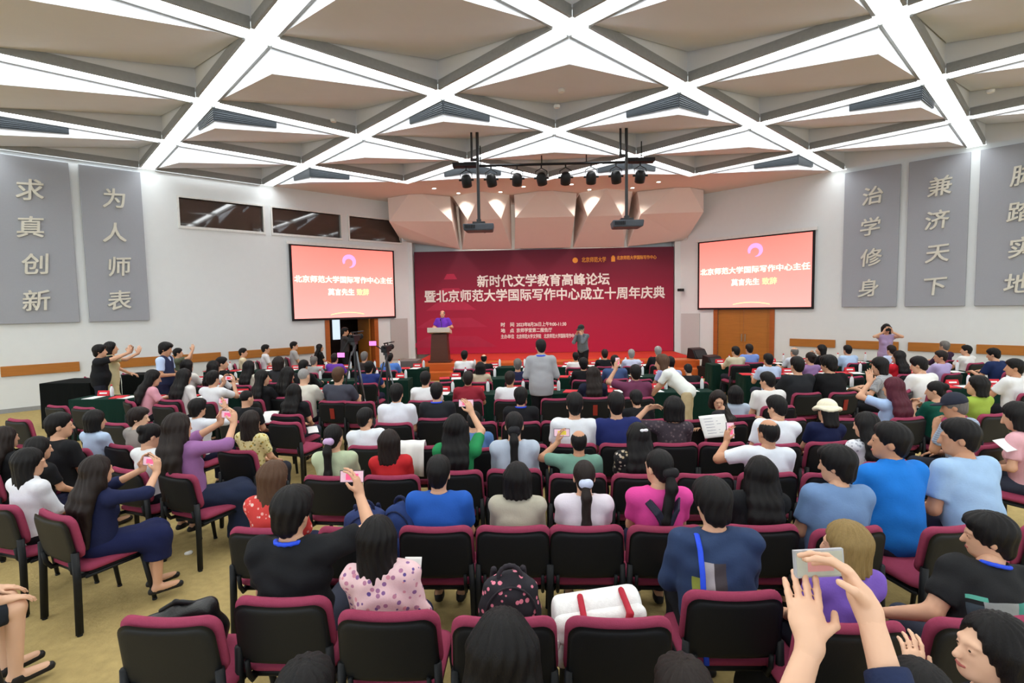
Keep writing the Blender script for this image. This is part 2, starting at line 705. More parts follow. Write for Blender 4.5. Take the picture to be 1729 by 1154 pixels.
def panel(W, t0, t1, chars, label, z0=2.08, z1=5.97):
    w, h = t1 - t0, z1 - z0
    o = bevel(link('calligraphy_panel', MB().box(-w / 2, w / 2, -h / 2, h / 2, 0, .07).mesh('panel'), M_PANEL), .012)
    tag(o, label, 'wall panel', 'calligraphy panels on the side walls')
    W.place(o, (t0 + t1) / 2, (z0 + z1) / 2, .012)
    for i, c in enumerate(chars):
        k = link('character', text_mesh(c, .52, .022, .006, 'character', shear=.15), M_CHAR, o)
        k.location = (.02 * (-1) ** i, h * (.295 - .222 * i), .095)
        k.rotation_euler = (0, 0, math.radians(4))


panel(WL, tl(-11.2), tl(-12.3), '求真创新', 'grey wall panel with four raised characters, outer one on the left wall')
panel(WL, tl(-10.18), tl(-11.07), '为人师表', 'grey wall panel with four raised characters beside the control room windows')
panel(WR, tr(9.31), tr(10.25), '治学修身', 'grey wall panel with four raised characters beside the right screen')
panel(WR, tr(10.38), tr(11.27), '兼济天下', 'grey wall panel with four raised characters, middle of three on the right wall')
panel(WR, tr(11.4), tr(12.5), '脚踏实地', 'grey wall panel with four raised characters at the right edge')

# projection screens
M_SCREEN = mat((255, 164, 158), .6, 'grad', (255, 132, 120), 2.4, emit=.88, bump=0)
M_GLOW = mat((255, 246, 226), .6, 'lit', emit=1.25, bump=0, scale=2, amt=.02)
M_GLOW2 = mat((255, 238, 170), .6, 'lit', emit=.95, bump=0, scale=2, amt=.02)
M_SWIRL = mat((255, 170, 235), .6, 'lit', emit=.85, bump=0, scale=2, amt=.04)


def swirl_mesh():
    """A comma-shaped ribbon."""
    m = MB()
    n = 26
    pts = []
    for i in range(n + 1):
        a = math.radians(200 - 290 * i / n)
        r = .20
        w = .075 * math.sin(math.pi * (.12 + .88 * i / n)) + .006
        c = (r * math.cos(a), r * math.sin(a))
        pts.append(((r + w) * math.cos(a), (r + w) * math.sin(a) * .95, (r - w) * math.cos(a), (r - w) * math.sin(a) * .95))
    for i in range(n):
        p, q = pts[i], pts[i + 1]
        m.hexa([(p[0], p[1], 0), (q[0], q[1], 0), (q[2], q[3], 0), (p[2], p[3], 0), (p[0], p[1], .004), (q[0], q[1], .004), (q[2], q[3], .004), (p[2], p[3], .004)])
    return m.mesh('swirl')


SWIRL = swirl_mesh()


def screen(W, t0, t1, z0, z1, label):
    w, h = t1 - t0, z1 - z0
    m = MB()
    m.box(-w / 2, w / 2, 0, h, 0, .03)
    o = link('projection_screen', m.mesh('border'), mat((30, 24, 26), .7, 'fabric', scale=40, bump=.05))
    tag(o, label, 'screen', 'projection screens beside the stage')
    W.place(o, (t0 + t1) / 2, z0, .06)
    b = .07
    pic = link('picture', MB().box(-w / 2 + b, w / 2 - b, -.01, 0, 0, h - .05 - b).mesh('picture'), M_SCREEN, o)
    pic.rotation_euler = (math.radians(-90), 0, 0)
    pic.location = (0, b, .031)
    c = link('case', MB().box(-w / 2 - .06, w / 2 + .06, h - .005, h + .09, -.02, .07).mesh('case'), M_FRAME, o)
    s = link('emblem', SWIRL, M_SWIRL, o)
    s.location = (w * .03, h * .80, .045)
    s.scale = (.95, .95, 1)
    a = link('caption', text_mesh('北京师范大学国际写作中心主任', .235, .002, .003, 'caption'), M_GLOW, o)
    a.location = (0, h * .545, .046)
    a.scale = (1.06 * (w - .3) / 3.4, 1, 1)
    a = link('caption', text_mesh('莫言先生', .235, .002, .003, 'caption'), M_GLOW, o)
    a.location = (-.2, h * .375, .046)
    a = link('caption', text_mesh('致辞', .235, .002, .003, 'caption'), M_GLOW2, o)
    a.location = (.58, h * .375, .046)
    arc = MB()
    for i in range(16):
        x0, x1 = -.6 + 1.2 * i / 16, -.6 + 1.2 * (i + 1) / 16
        y = lambda x: .16 + .07 * (1 - (x / .6) ** 2)
        arc.hexa([(x0, y(x0), 0), (x1, y(x1), 0), (x1, y(x1) + .022, 0), (x0, y(x0) + .022, 0), (x0, y(x0), .003), (x1, y(x1), .003), (x1, y(x1) + .022, .003), (x0, y(x0) + .022, .003)])
    a = link('arc_mark', arc.mesh('arc'), M_GLOW2, o)
    a.location = (0, 0, .046)


screen(WL, .78, 4.5, 1.93, 4.36, 'projection screen with pink slide hanging over the open door')
screen(WR, .93, 4.7, 2.03, 4.43, 'projection screen with pink slide hanging over the closed double door')

# stage platform and steps
M_STAGE = mat((196, 98, 44), .35, 'wood', scale=7, bump=.03, amt=.18)
SX0, SX1, SY, SZ = -3.75, 5.35, 16.5, .5
m = MB()
m.box(SX0, SX1, SY, 20.0, 0, SZ)
stg = struct(link('trim_9', m.mesh('stage'), M_STAGE))
bevel(stg, .02)
m = MB()
m.box(SX0, SX1, SY - .38, SY - .002, 0, .26)
bevel(struct(link('trim_10', m.mesh('stage_step'), M_STAGE)), .02)
m = MB()
m.box(SX0 + .02, SX1 - .02, 17.2, 19.58, SZ, SZ + .012)
struct(link('trim_11', m.mesh('stage_carpet'), mat((190, 52, 40), .9, 'carpet', scale=30, bump=.3)))

# backdrop with printed title
BY = 19.6
bx0, bx1, bz0, bz1 = -4.24, 5.36, SZ + .02, 4.36
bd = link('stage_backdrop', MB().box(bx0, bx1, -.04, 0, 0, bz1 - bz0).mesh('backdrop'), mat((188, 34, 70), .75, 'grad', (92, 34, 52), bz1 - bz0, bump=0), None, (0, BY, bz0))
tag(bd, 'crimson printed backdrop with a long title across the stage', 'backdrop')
M_TITLE = mat((232, 226, 220), .7, 'print', scale=20, bump=0, amt=.02)
M_GOLD = mat((226, 150, 60), .6, 'print', scale=20, bump=0, amt=.04)


def on_backdrop(name, s, size, x, z, m, align='CENTER', bold=.004, wide=None):
    me = text_mesh(s, size, .001, bold, name, align)
    o = link(name, me, m, bd)
    o.rotation_euler = (math.pi / 2, 0, 0)
    o.location = (x, -.043, z - bz0)
    if wide:
        xs = [v.co.x for v in me.vertices]
        o.scale.x = wide / (max(xs) - min(xs))
    return o


ux = lambda u, v: at_y(u, v, BY)
p, q = ux(806, 479), ux(1029, 471)
on_backdrop('title_text', '新时代文学教育高峰论坛', .47, (p[0] + q[0]) / 2, (p[2] + q[2]) / 2, M_TITLE, bold=.010, wide=q[0] - p[0])
p, q = ux(717, 504), ux(1122, 494)
on_backdrop('title_text', '暨北京师范大学国际写作中心成立十周年庆典', .47, (p[0] + q[0]) / 2, (p[2] + q[2]) / 2, M_TITLE, bold=.010, wide=q[0] - p[0])
for v, s1, s2, wpx in ((549, '时　间', '2023年8月26日上午9:00-11:30', 84), (559, '地　点', '京师学堂第二报告厅', 60), (569, '主办单位', '北京师范大学文学院　北京师范大学国际写作中心', 102)):
    p = ux(857, v)
    on_backdrop('detail_text', s1, .17, p[0], p[2], M_TITLE, bold=.004, wide=.5)
    p, q = ux(872, v), ux(872 + wpx, v - 1.5)
    on_backdrop('detail_text', s2, .17, (p[0] + q[0]) / 2, (p[2] + q[2]) / 2, M_TITLE, bold=.004, wide=q[0] - p[0])
p = ux(971, 440)
sl = MB()
sl.lathe([(.10, 0), (.10, .004)], 20)
e = link('seal_mark', sl.mesh('seal'), M_GOLD, bd)
e.rotation_euler = (math.pi / 2, 0, 0)
e.location = (p[0], -.042, p[2] - bz0)
p, q = ux(982, 440), ux(1023, 439)
on_backdrop('logo_text', '北京师范大学', .2, (p[0] + q[0]) / 2, (p[2] + q[2]) / 2, M_GOLD, wide=q[0] - p[0])
p = ux(1035, 438)
e = link('seal_mark', MB().box(-.07, .07, -.09, .09, 0, .004).box(-.04, .04, .09, .13, 0, .004).mesh('seal'), M_GOLD, bd)
e.rotation_euler = (math.pi / 2, 0, 0)
e.location = (p[0], -.042, p[2] - bz0)
p, q = ux(1041, 438), ux(1108, 436)
on_backdrop('logo_text', '北京师范大学国际写作中心', .15, (p[0] + q[0]) / 2, (p[2] + q[2]) / 2 + .03, M_GOLD, wide=q[0] - p[0])
# faint bell-tower print: stacked sloping roofs in a lighter red
tw = MB()
for i, (hw, z0, z1) in enumerate(((.25, 2.75, 2.95), (.55, 2.2, 2.42), (.95, 1.6, 1.9), (1.35, .95, 1.3), (1.7, .2, .62))):
    tw.hexa([(-hw, 0, z0), (hw, 0, z0), (hw, .002, z0), (-hw, .002, z0), (-hw * .55, 0, z1), (hw * .55, 0, z1), (hw * .55, .002, z1), (-hw * .55, .002, z1)])
e = link('tower_print', tw.mesh('tower'), mat((176, 46, 76), .75, 'print', scale=4, bump=0), bd)
e.location = (-2.9, -.0425, .05)

# acoustic reflectors over the stage: faceted plaster shells
M_REFL = mat((228, 216, 209), .85, 'plaster', scale=5, bump=.03, amt=.02)


def reflector(us_top, us_mid, us_bot, v_top, v_apex, v_mid, v_bot, label, kind):
    """Shell between the soffit and the head of the backdrop. us: photo columns of its left and right edge at three heights."""
    ytop, ymid, ybot = 17.6, 18.2, 19.5
    zt = CEIL - .01
    L0, R0 = at_z(us_top[0], v_top[0], zt), at_z(us_top[1], v_top[1], zt)
    L0 = at_y(us_top[0], v_top[0], ytop + .6)
    R0 = at_y(us_top[1], v_top[1], ytop + .6)
    A = at_y((us_top[0] + us_top[1]) / 2 + v_apex[1], v_apex[0], ytop)
    for p in (L0, R0, A):
        p[2] = zt
    L1, R1 = at_y(us_mid[0], v_mid[0], ymid), at_y(us_mid[1], v_mid[1], ymid)
    L2, R2_ = at_y(us_bot[0], v_bot[0], ybot), at_y(us_bot[1], v_bot[1], ybot)
    m = MB()
    back = lambda p: (p[0], min(19.62, p[0] + CL - .04, CR - p[0] - .04), p[2])
    if kind == 'narrow':      # a triangular dish between two shells
        m.add([L0, R0, A, L1, R1, L2, R2_], [(3, 2, 0), (2, 4, 1), (3, 4, 2), (3, 5, 6, 4)])
    else:
        A1, A2 = A + (L0 - A) * .22, A + (R0 - A) * .22
        m.add([L0, R0, A1, A2, L1, R1, L2, R2_], [(4, 2, 0), (5, 1, 3), (4, 5, 3, 2), (4, 6, 7, 5)])
    # upright sides and lid close the solid
    m.add([L0, L1, L2, back(L2), back(L0)], [(0, 1, 2, 3, 4)])
    m.add([R0, R1, R2_, back(R2_), back(R0)], [(4, 3, 2, 1, 0)])
    m.add([L2, R2_, back(R2_), back(L2)], [(0, 1, 2, 3)])
    o = link('acoustic_panel', m.mesh('acoustic_panel'), M_REFL)
    tag(o, label, 'acoustic panel', 'faceted acoustic panels over the stage')


reflector((655, 760), (657, 763), (678, 776), (345, 334), (320, -8), (374, 374), (408, 421), 'faceted beige acoustic panel over the stage, at its left end', 'wide')
reflector((764, 860), (790, 846), (780, 864), (335, 330), (336, 0), (372, 370), (421, 420), 'narrow beige acoustic panel with a triangular dish above the speaker', 'narrow')
reflector((868, 974), (870, 970), (869, 963), (330, 326), (317, 0), (368, 366), (420, 418), 'faceted beige acoustic panel over the centre of the stage', 'wide')
reflector((978, 1068), (992, 1050), (968, 1054), (327, 322), (332, 2), (366, 364), (418, 417), 'narrow beige acoustic panel with a triangular dish behind the right projector', 'narrow')
reflector((1076, 1188), (1082, 1188), (1060, 1158), (324, 320), (308, 26), (362, 358), (416, 406), 'faceted beige acoustic panel over the stage, at its right end', 'wide')

# downlights in the soffit
DL = MB().lathe([(.06, -.012), (.075, -.012), (.085, -.004), (.085, 0)], 18).mesh('bezel')
DD = MB().lathe([(.055, -.016), (.055, -.006)], 18).mesh('lens')
M_DOWN = mat((255, 240, 215), .5, 'lamp', emit=18, bump=0, scale=2)
for k, (u, v) in enumerate(((733, 318), (774, 326), (845, 324), (884, 315), (965, 311), (995, 320), (1026, 326), (1068, 317), (1112, 307), (814, 333))):
    p = at_z(u, v, CEIL)
    p[1] = min(p[1], 18.9)
    o = empty('downlight', (p[0], p[1], CEIL))
    tag(o, 'small round downlight in the stage soffit, %s from the left' % ORD[sorted((733, 774, 845, 884, 965, 995, 1026, 1068, 1112, 814)).index(u)], 'downlight', 'stage soffit downlights')
    link('bezel', DL, M_FRAME, o)
    link('lens', DD, M_DOWN, o)
    sp = bpy.data.lights.new('downlight_spot', 'SPOT')
    sp.energy = 130
    sp.color = (1, .90, .80)
    sp.spot_size = math.radians(125)
    sp.spot_blend = .6
    sp.shadow_soft_size = .05
    so_ = bpy.data.objects.new('downlight_spot', sp)
    COL.objects.link(so_)
    so_.parent = o
    so_.location = (0, 0, -.03)
# smoke detectors
DET = MB().lathe([(.05, -.05), (.06, -.03), (.06, 0)], 16).mesh('detector')
for k, (u, v, w) in enumerate(((948, 151, 'in the middle coffer'), (940, 178, 'at the rim of the middle coffer'), (1673, 152, 'in the right-hand coffer'), (563, 202, 'in the left coffer'))):
    p = at_z(u, v, CEIL)
    p = (p[0], p[1], CEIL)
    o = link('smoke_detector', DET, M_FRAME, None, p)
    tag(o, 'small round smoke detector ' + w, 'smoke detector')

# light bar with eight theatre lamps, on two hangers
BARY, BARZ = 13.0, 5.72
p, q = at_y(765, 288, BARY), at_y(1100, 281, BARY)
bar = empty('lighting_bar', ((p[0] + q[0]) / 2, BARY, BARZ))
tag(bar, 'black lighting bar hanging under the ceiling before the stage', 'lighting bar')
hw = (q[0] - p[0]) / 2
link('pipe', MB().tube([(-hw, 0, 0), (hw, 0, 0)], .03).mesh('pipe', True), M_BLACK, bar)
for sx in (-.72, -.1, .35, .9):
    link('hanger', MB().tube([(sx * hw, 0, 0), (sx * hw, 0, CEIL + .1 - BARZ)], .014).mesh('hanger'), M_BLACK, bar)
for sx in (-1, .88):
    link('cable_box', MB().box(sx * hw - .0 if sx < 0 else sx * hw - .3, sx * hw + .6 if sx < 0 else sx * hw + .35, -.12, .12, -.02, .07).mesh('cable_box'), M_BLACK, bar)
LB = MB().lathe([(.055, -.17), (.12, -.16), (.125, -.05), (.12, .05), (.09, .11), (.05, .13)], 16).mesh('lamp_head', True)
LY = MB().tube([(-.14, 0, .0), (-.14, 0, .16), (0, 0, .24), (.14, 0, .16), (.14, 0, .0)], .012).tube([(0, 0, .24), (0, 0, .33)], .018).mesh('yoke')
LK = MB().tube([(-.18, 0, 0), (-.12, 0, 0)], .025).tube([(.18, 0, 0), (.12, 0, 0)], .025).mesh('knob')
for k, u in enumerate((787, 829, 873, 914, 955, 998, 1040, 1081)):
    p = at_y(u, 288 - (u - 765) * .021, BARY)
    o = empty('stage_light', (p[0], BARY, BARZ - .33))
    tag(o, 'black theatre lamp on the lighting bar, %s from the left' % ORD[k], 'stage light', 'theatre lamps on the bar')
    h = link('lamp_head', LB, M_BLACK, o)
    h.rotation_euler = (math.radians(35), 0, math.radians(random.uniform(-20, 20)))
    link('yoke', LY, M_BLACK, o)
    link('knob', LK, M_BLACK, o)

# two projectors on ceiling poles
def projector(u, v, label):
    p = at_y(u, v, 11.9)
    o = empty('projector', (p[0], 11.9, p[2]))
    tag(o, label, 'projector', 'ceiling projectors')
    b = MB()
    b.hexa([(-.33, -.22, -.07), (.33, -.22, -.07), (.30, .24, -.07), (-.30, .24, -.07), (-.35, -.24, .08), (.35, -.24, .08), (.33, .26, .08), (-.33, .26, .08)])
    bevel(link('body', b.mesh('body'), mat((78, 84, 92), .5, 'plastic', scale=50, bump=.03), o), .03, 3)
    m = MB()
    for i in range(7):
        m.box(-.30 + i * .035, -.28 + i * .035, -.252, -.235, -.03, .05)
    link('air_slot', m.mesh('air_slot'), M_BLACK, o)
    m = MB().tube([(.1, .22, 0), (.1, .34, 0)], .06, 16)
    link('lens', m.mesh('lens', True), M_BLACK, o)
    m = MB().box(-.14, .14, -.1, .1, .08, .14).box(-.05, .05, -.05, .05, .14, .2)
    link('bracket', m.mesh('bracket'), M_DARKMETAL, o)
    top = CEIL + .3 - p[2]
    m = MB().tube([(0, 0, .15), (0, 0, top)], .035)
    m.tube([(-.13, 0, top - .85), (-.13, 0, top)], .025)
    m.box(-.16, .03, -.02, .02, top - .86, top - .8)
    link('pole', m.mesh('pole'), M_DARKMETAL, o)


projector(809, 386, 'dark grey projector on a long ceiling pole above the lectern side')
projector(1058, 380, 'dark grey projector on a long ceiling pole above the centre right of the stage')

# wall fittings beside the backdrop
o = link('wall_grille', MB().box(-.36, .36, -.75, .75, 0, .03).mesh('grille_plate'), mat((196, 197, 196), .6, 'paint', scale=60, bump=.1))
tag(o, 'light grey wall grille beside the closed double door', 'wall grille')
WR.place(o, .62, 1.15, .003)
o = link('wall_grille', MB().box(-.36, .36, -.75, .75, 0, .03).mesh('grille_plate'), mat((186, 184, 182), .6, 'paint', scale=60, bump=.1))
tag(o, 'light grey wall grille between the open door and the stage', 'wall grille')
WL.place(o, .62, 1.15, .003)
o = empty('security_camera')
tag(o, 'small black security camera on the wall right of the backdrop', 'camera')
WR.place(o, .33, 2.76, .0)
link('mount', MB().tube([(0, 0, 0), (0, 0, .1)], .03).mesh('mount'), M_BLACK, o)
bevel(link('housing', MB().box(-.07, .07, -.05, .05, .06, .32).mesh('housing'), M_BLACK, o), .015)

# ------------------------------------------------------------------ organic shapes: smooth unions sampled on a grid
V = lambda *a: np.array(a, float)


def rot(ax, deg):
    a = math.radians(deg)
    c, s = math.cos(a), math.sin(a)
    return np.array({'x': [[1, 0, 0], [0, c, -s], [0, s, c]], 'y': [[c, 0, s], [0, 1, 0], [-s, 0, c]], 'z': [[c, -s, 0], [s, c, 0], [0, 0, 1]]}[ax])


def C(a, b, ra, rb=None, k=.03, cut=False, op='+'):
    return ('C', np.asarray(a, float), np.asarray(b, float), ra, ra if rb is None else rb, k, cut, op)


def E(c, r, R=None, k=.03, op='+'):
    return ('E', np.asarray(c, float), np.asarray(r, float), R, 0, k, False, op)


def PL_(p, n, k=.01):
    """Cuts away everything on the side n points to."""
    n = np.asarray(n, float)
    return ('P', np.asarray(p, float), n / np.linalg.norm(n), 0, 0, k, False, '-')


def sdf_mesh(prims, h, mod=None):
    lo, hi = V(9, 9, 9), V(-9, -9, -9)
    for p in prims:
        if p[7] == '-':
            continue
        if p[0] == 'C':
            r = max(p[3], p[4])
            lo = np.minimum(lo, np.minimum(p[1], p[2]) - r)
            hi = np.maximum(hi, np.maximum(p[1], p[2]) + r)
        else:
            r = p[2] if p[3] is None else np.sqrt((p[3] ** 2) @ (p[2] ** 2))
            lo, hi = np.minimum(lo, p[1] - r), np.maximum(hi, p[1] + r)
    lo = lo - 2.5 * h - .012
    hi = hi + 2.5 * h + .012
    n = np.maximum(4, np.ceil((hi - lo) / h).astype(int) + 1)
    ax = [lo[i] + h * np.arange(n[i]) for i in range(3)]
    D = np.full(n, 1.0, np.float32)
    for p in prims:
        kind, k, op = p[0], p[5], p[7]
        if kind == 'P':
            sl = (slice(None),) * 3
        else:
            if kind == 'C':
                r = max(p[3], p[4])
                a, b = np.minimum(p[1], p[2]) - r, np.maximum(p[1], p[2]) + r
            else:
                r = p[2] if p[3] is None else np.sqrt((p[3] ** 2) @ (p[2] ** 2))
                a, b = p[1] - r, p[1] + r
            m = k + 2 * h + .01
            i0 = np.clip(np.floor((a - m - lo) / h).astype(int), 0, n)
            i1 = np.clip(np.ceil((b + m - lo) / h).astype(int) + 1, 0, n)
            if (i1 <= i0).any():
                continue
            sl = tuple(slice(i0[i], i1[i]) for i in range(3))
        X = ax[0][sl[0]][:, None, None]
        Y = ax[1][sl[1]][None, :, None]
        Z = ax[2][sl[2]][None, None, :]
        if kind == 'C':
            a, b = p[1], p[2]
            ab = b - a
            L2 = float(ab @ ab) + 1e-9
            px, py, pz = X - a[0], Y - a[1], Z - a[2]
            t0 = (px * ab[0] + py * ab[1] + pz * ab[2]) / L2
            t = np.clip(t0, 0, 1)
            d = np.sqrt((px - t * ab[0]) ** 2 + (py - t * ab[1]) ** 2 + (pz - t * ab[2]) ** 2) - (p[3] + t * (p[4] - p[3]))
            if p[6]:
                d = np.maximum(d, (t0 - 1) * math.sqrt(L2))
        elif kind == 'E':
            q = [X - p[1][0], Y - p[1][1], Z - p[1][2]]
            if p[3] is not None:
                R = p[3]
                q = [q[0] * R[0, i] + q[1] * R[1, i] + q[2] * R[2, i] for i in range(3)]
            r = p[2]
            k0 = np.sqrt((q[0] / r[0]) ** 2 + (q[1] / r[1]) ** 2 + (q[2] / r[2]) ** 2)
            k1 = np.sqrt((q[0] / r[0] ** 2) ** 2 + (q[1] / r[1] ** 2) ** 2 + (q[2] / r[2] ** 2) ** 2) + 1e-9
            d = k0 * (k0 - 1) / k1
        else:
            nn = p[2]
            d = -((X - p[1][0]) * nn[0] + (Y - p[1][1]) * nn[1] + (Z - p[1][2]) * nn[2])
        cur = D[sl]
        if op == '+':
            e = np.maximum(k - np.abs(cur - d), 0) / k
            D[sl] = np.minimum(cur, d) - e * e * k * .25
        else:
            d = -d
            e = np.maximum(k - np.abs(cur - d), 0) / k
            D[sl] = np.maximum(cur, d) + e * e * k * .25
    if mod is not None:
        D += mod(ax[0][:, None, None], ax[1][None, :, None], ax[2][None, None, :]).astype(np.float32)
    D[0], D[-1], D[:, 0], D[:, -1], D[:, :, 0], D[:, :, -1] = 1, 1, 1, 1, 1, 1
    return snets(D, lo, h)


_OFF = [(i, j, k) for i in (0, 1) for j in (0, 1) for k in (0, 1)]
_EDG = [(a, b) for a in _OFF for b in _OFF if sum(b) - sum(a) == 1 and all(y >= x for x, y in zip(a, b))]


def snets(D, o, h):
    s = D < 0
    cnt = sum(s[i:s.shape[0] - 1 + i, j:s.shape[1] - 1 + j, k:s.shape[2] - 1 + k].astype(np.int8) for i, j, k in _OFF)
    act = (cnt > 0) & (cnt < 8)
    I = np.argwhere(act)
    idx = np.full(act.shape, -1, np.int32)
    idx[act] = np.arange(len(I))
    acc = np.zeros((len(I), 3))
    num = np.zeros(len(I))
    for a, b in _EDG:
        da = D[I[:, 0] + a[0], I[:, 1] + a[1], I[:, 2] + a[2]]
        db = D[I[:, 0] + b[0], I[:, 1] + b[1], I[:, 2] + b[2]]
        c = (da < 0) != (db < 0)
        t = np.where(c, da / np.where(c, da - db, 1), 0)
        acc += np.where(c[:, None], np.array(a) + t[:, None] * (np.array(b) - np.array(a)), 0)
        num += c
    v = o + h * (I + acc / np.maximum(num, 1)[:, None])
    faces = []
    for x in range(3):
        y, z = (x + 1) % 3, (x + 2) % 3
        a = [slice(None)] * 3
        b = [slice(None)] * 3
        a[x], b[x] = slice(0, -1), slice(1, None)
        g = np.argwhere(s[tuple(a)] != s[tuple(b)])
        g = g[(g[:, y] > 0) & (g[:, z] > 0) & (g[:, y] < D.shape[y] - 1) & (g[:, z] < D.shape[z] - 1)]
        if not len(g):
            continue
        inside = s[g[:, 0], g[:, 1], g[:, 2]]
        q = []
        for dy, dz in ((-1, -1), (0, -1), (0, 0), (-1, 0)):
            c = g.copy()
            c[:, y] += dy
            c[:, z] += dz
            q.append(idx[c[:, 0], c[:, 1], c[:, 2]])
        q = np.stack(q, 1)
        q[~inside] = q[~inside][:, ::-1]
        faces.append(q[(q >= 0).all(1)])
    return v, np.concatenate(faces) if faces else np.zeros((0, 4), int)


def join(parts):
    vs, fs, o = [], [], 0
    for v, f in parts:
        vs.append(v)
        fs.append(f + o)
        o += len(v)
    return np.concatenate(vs), [np.concatenate(fs)]


# ------------------------------------------------------------------ people
unit = lambda v: v / (np.linalg.norm(v) + 1e-9)

ARMS = {   # wrist (x outward), hand direction, palm normal, finger curl; heights for a seated person
    'lap': (V(.09, .30, .63), V(-.5, 1, -.2), V(0, 0, -1), .5),
    'knee': (V(.12, .36, .60), V(-.1, 1, -.2), V(0, 0, -1), .4),
    'table': (V(.15, .40, .80), V(-.6, 1, -.05), V(0, 0, -1), .4),
    'write': (V(.10, .42, .80), V(-.7, 1, -.1), V(-.3, 0, -1), .9),
    'ph2': (V(.095, .34, 1.06), V(-.1, .25, 1), V(-1, -.25, 0), .75),
    'ph1': (V(.12, .36, 1.15), V(-.15, .25, 1), V(-.9, -.3, 0), .8),
    'chin': (V(.03, .20, .98), V(-.2, -.1, 1), V(-.6, -.6, 0), .9),
    'hair': (V(.22, .12, 1.16), V(-.9, -.4, .3), V(-.4, -.7, -.3), .5),
    'up': (V(.16, .20, 1.22), V(-.1, .2, 1), V(-.5, .8, 0), .3),
    'clasp': (V(.06, .26, .93), V(-.6, .2, .8), V(-1, 0, -.3), .6),
    'down': (V(.25, .05, .42), V(-.05, .1, -1), V(-1, 0, 0), .35),
    'belly': (V(.11, .24, .70), V(-.9, .35, 0), V(0, -1, .2), .5),
    'cam': (V(.08, .20, 1.02), V(-.3, .3, .9), V(-1, 0, 0), .8),
    'rest': (V(.08, .22, .67), V(-.6, .8, -.1), V(0, 0, -1), .5),
}


def skeleton(p):
    st = p.get('stand', 0)
    pel = V(0, 0, .93) if st else V(0, 0, .56)
    f = p.get('female', 0)
    Rt = rot('z', -p.get('twist', 0)) @ rot('x', -p.get('lean', 2)) @ rot('y', p.get('side', 0))
    T = lambda *v: pel + Rt @ V(*v)
    sw = .155 if f else .172
    hy, hp, hr = p.get('head', (0, 0, 0))
    Rh = rot('z', -hy - p.get('twist', 0)) @ rot('x', -hp) @ rot('y', hr)
    nb = T(0, -.012, .468)
    Rn = rot('z', -p.get('twist', 0)) @ rot('x', -(p.get('lean', 2) * .5 + hp * .45)) @ rot('y', p.get('side', 0) * .5 + hr * .5)
    hc = nb + Rn @ V(0, .018, .146)
    K = dict(pel=pel, Rt=Rt, T=T, Rh=Rh, nb=nb, hc=hc, H=lambda *v: hc + Rh @ V(*v), stand=st, f=f)
    dz = .37 if st else 0
    for s, sx in (('L', -1), ('R', 1)):
        sh = T(sx * sw, -.005, .415)
        a = p.get('arm' + s, 'lap')
        if isinstance(a, str):
            w, hd, pn, curl = ARMS[a]
            w, hd, pn = w + V(0, 0, dz), hd, pn
            w, hd, pn = w * V(sx, 1, 1), hd * V(sx, 1, 1), pn * V(sx, 1, 1)
            w = rot('z', -p.get('twist', 0)) @ w
            hd = rot('z', -p.get('twist', 0)) @ hd
            pn = rot('z', -p.get('twist', 0)) @ pn
        else:
            w, hd, pn, curl = [np.asarray(x, float) if i < 3 else x for i, x in enumerate(a[:4])]
        L1, L2 = (.255, .235) if f else (.275, .25)
        pole = V(sx * .55, -.35, -.9)
        if isinstance(a, tuple) and len(a) > 4:
            pole = np.asarray(a[4], float)
        d = w - sh
        dist = min(np.linalg.norm(d), (L1 + L2) * .995)
        dist = max(dist, .12)
        dn = unit(d)
        w = sh + dn * dist
        q = (L1 * L1 - L2 * L2 + dist * dist) / (2 * dist)
        hgt = math.sqrt(max(L1 * L1 - q * q, 1e-6))
        pv = unit(pole - dn * (pole @ dn))
        el = sh + dn * q + pv * hgt
        hd = unit(hd)
        pn = unit(pn - hd * (pn @ hd))
        K['arm' + s] = (sh, el, w, hd, pn, curl, sx)
        K['grip' + s] = w + hd * .085 + pn * .03
        lt = p.get('legs', 0)
        if st:
            K['leg' + s] = (pel + V(sx * .085, 0, -.03), V(sx * .095, .02 + p.get('step', 0) * sx * .1, .50), V(sx * .10, -.02 + p.get('step', 0) * sx * .16, .10), V(sx * .12, .12 + p.get('step', 0) * sx * .16, .05))
        else:
            R = rot('z', -lt)
            K['leg' + s] = (pel + V(sx * .085, .0, -.03), pel + R @ V(sx * .10, .42, -.045), pel + R @ V(sx * .09, .40, -.46), pel + R @ V(sx * .10, .545, -.505))
    return K


def head_prims(K, face):
    H, Rh = K['H'], K['Rh']
    p = [E(H(0, -.012, .03), (.074, .092, .088), Rh), E(H(0, .03, -.03), (.060, .068, .084), Rh, .03), E(H(0, .062, -.088), (.034, .03, .028), Rh, .03),
         C(K['nb'] + V(0, 0, -.03), H(0, -.015, -.07), .058, .052, .03)]
    for sx in (-1, 1):
        p.append(E(H(sx * .074, -.008, -.012), (.010, .020, .032), Rh, .008))
    if face:
        p += [C(H(0, .094, .006), H(0, .113, -.034), .009, .013, .014), E(H(0, .078, .022), (.05, .02, .012), Rh, .02),
              E(H(-.028, .104, .002), (.017, .014, .011), Rh, .012, '-'), E(H(.028, .104, .002), (.017, .014, .011), Rh, .012, '-'),
              E(H(-.028, .083, .0), (.014, .012, .012), Rh, .006), E(H(.028, .083, .0), (.014, .012, .012), Rh, .006),
              E(H(0, .090, -.062), (.022, .010, .006), Rh, .008), E(H(0, .089, -.073), (.019, .010, .006), Rh, .008)]
    else:
        p += [C(H(0, .094, .006), H(0, .113, -.034), .009, .013, .014)]
    return p


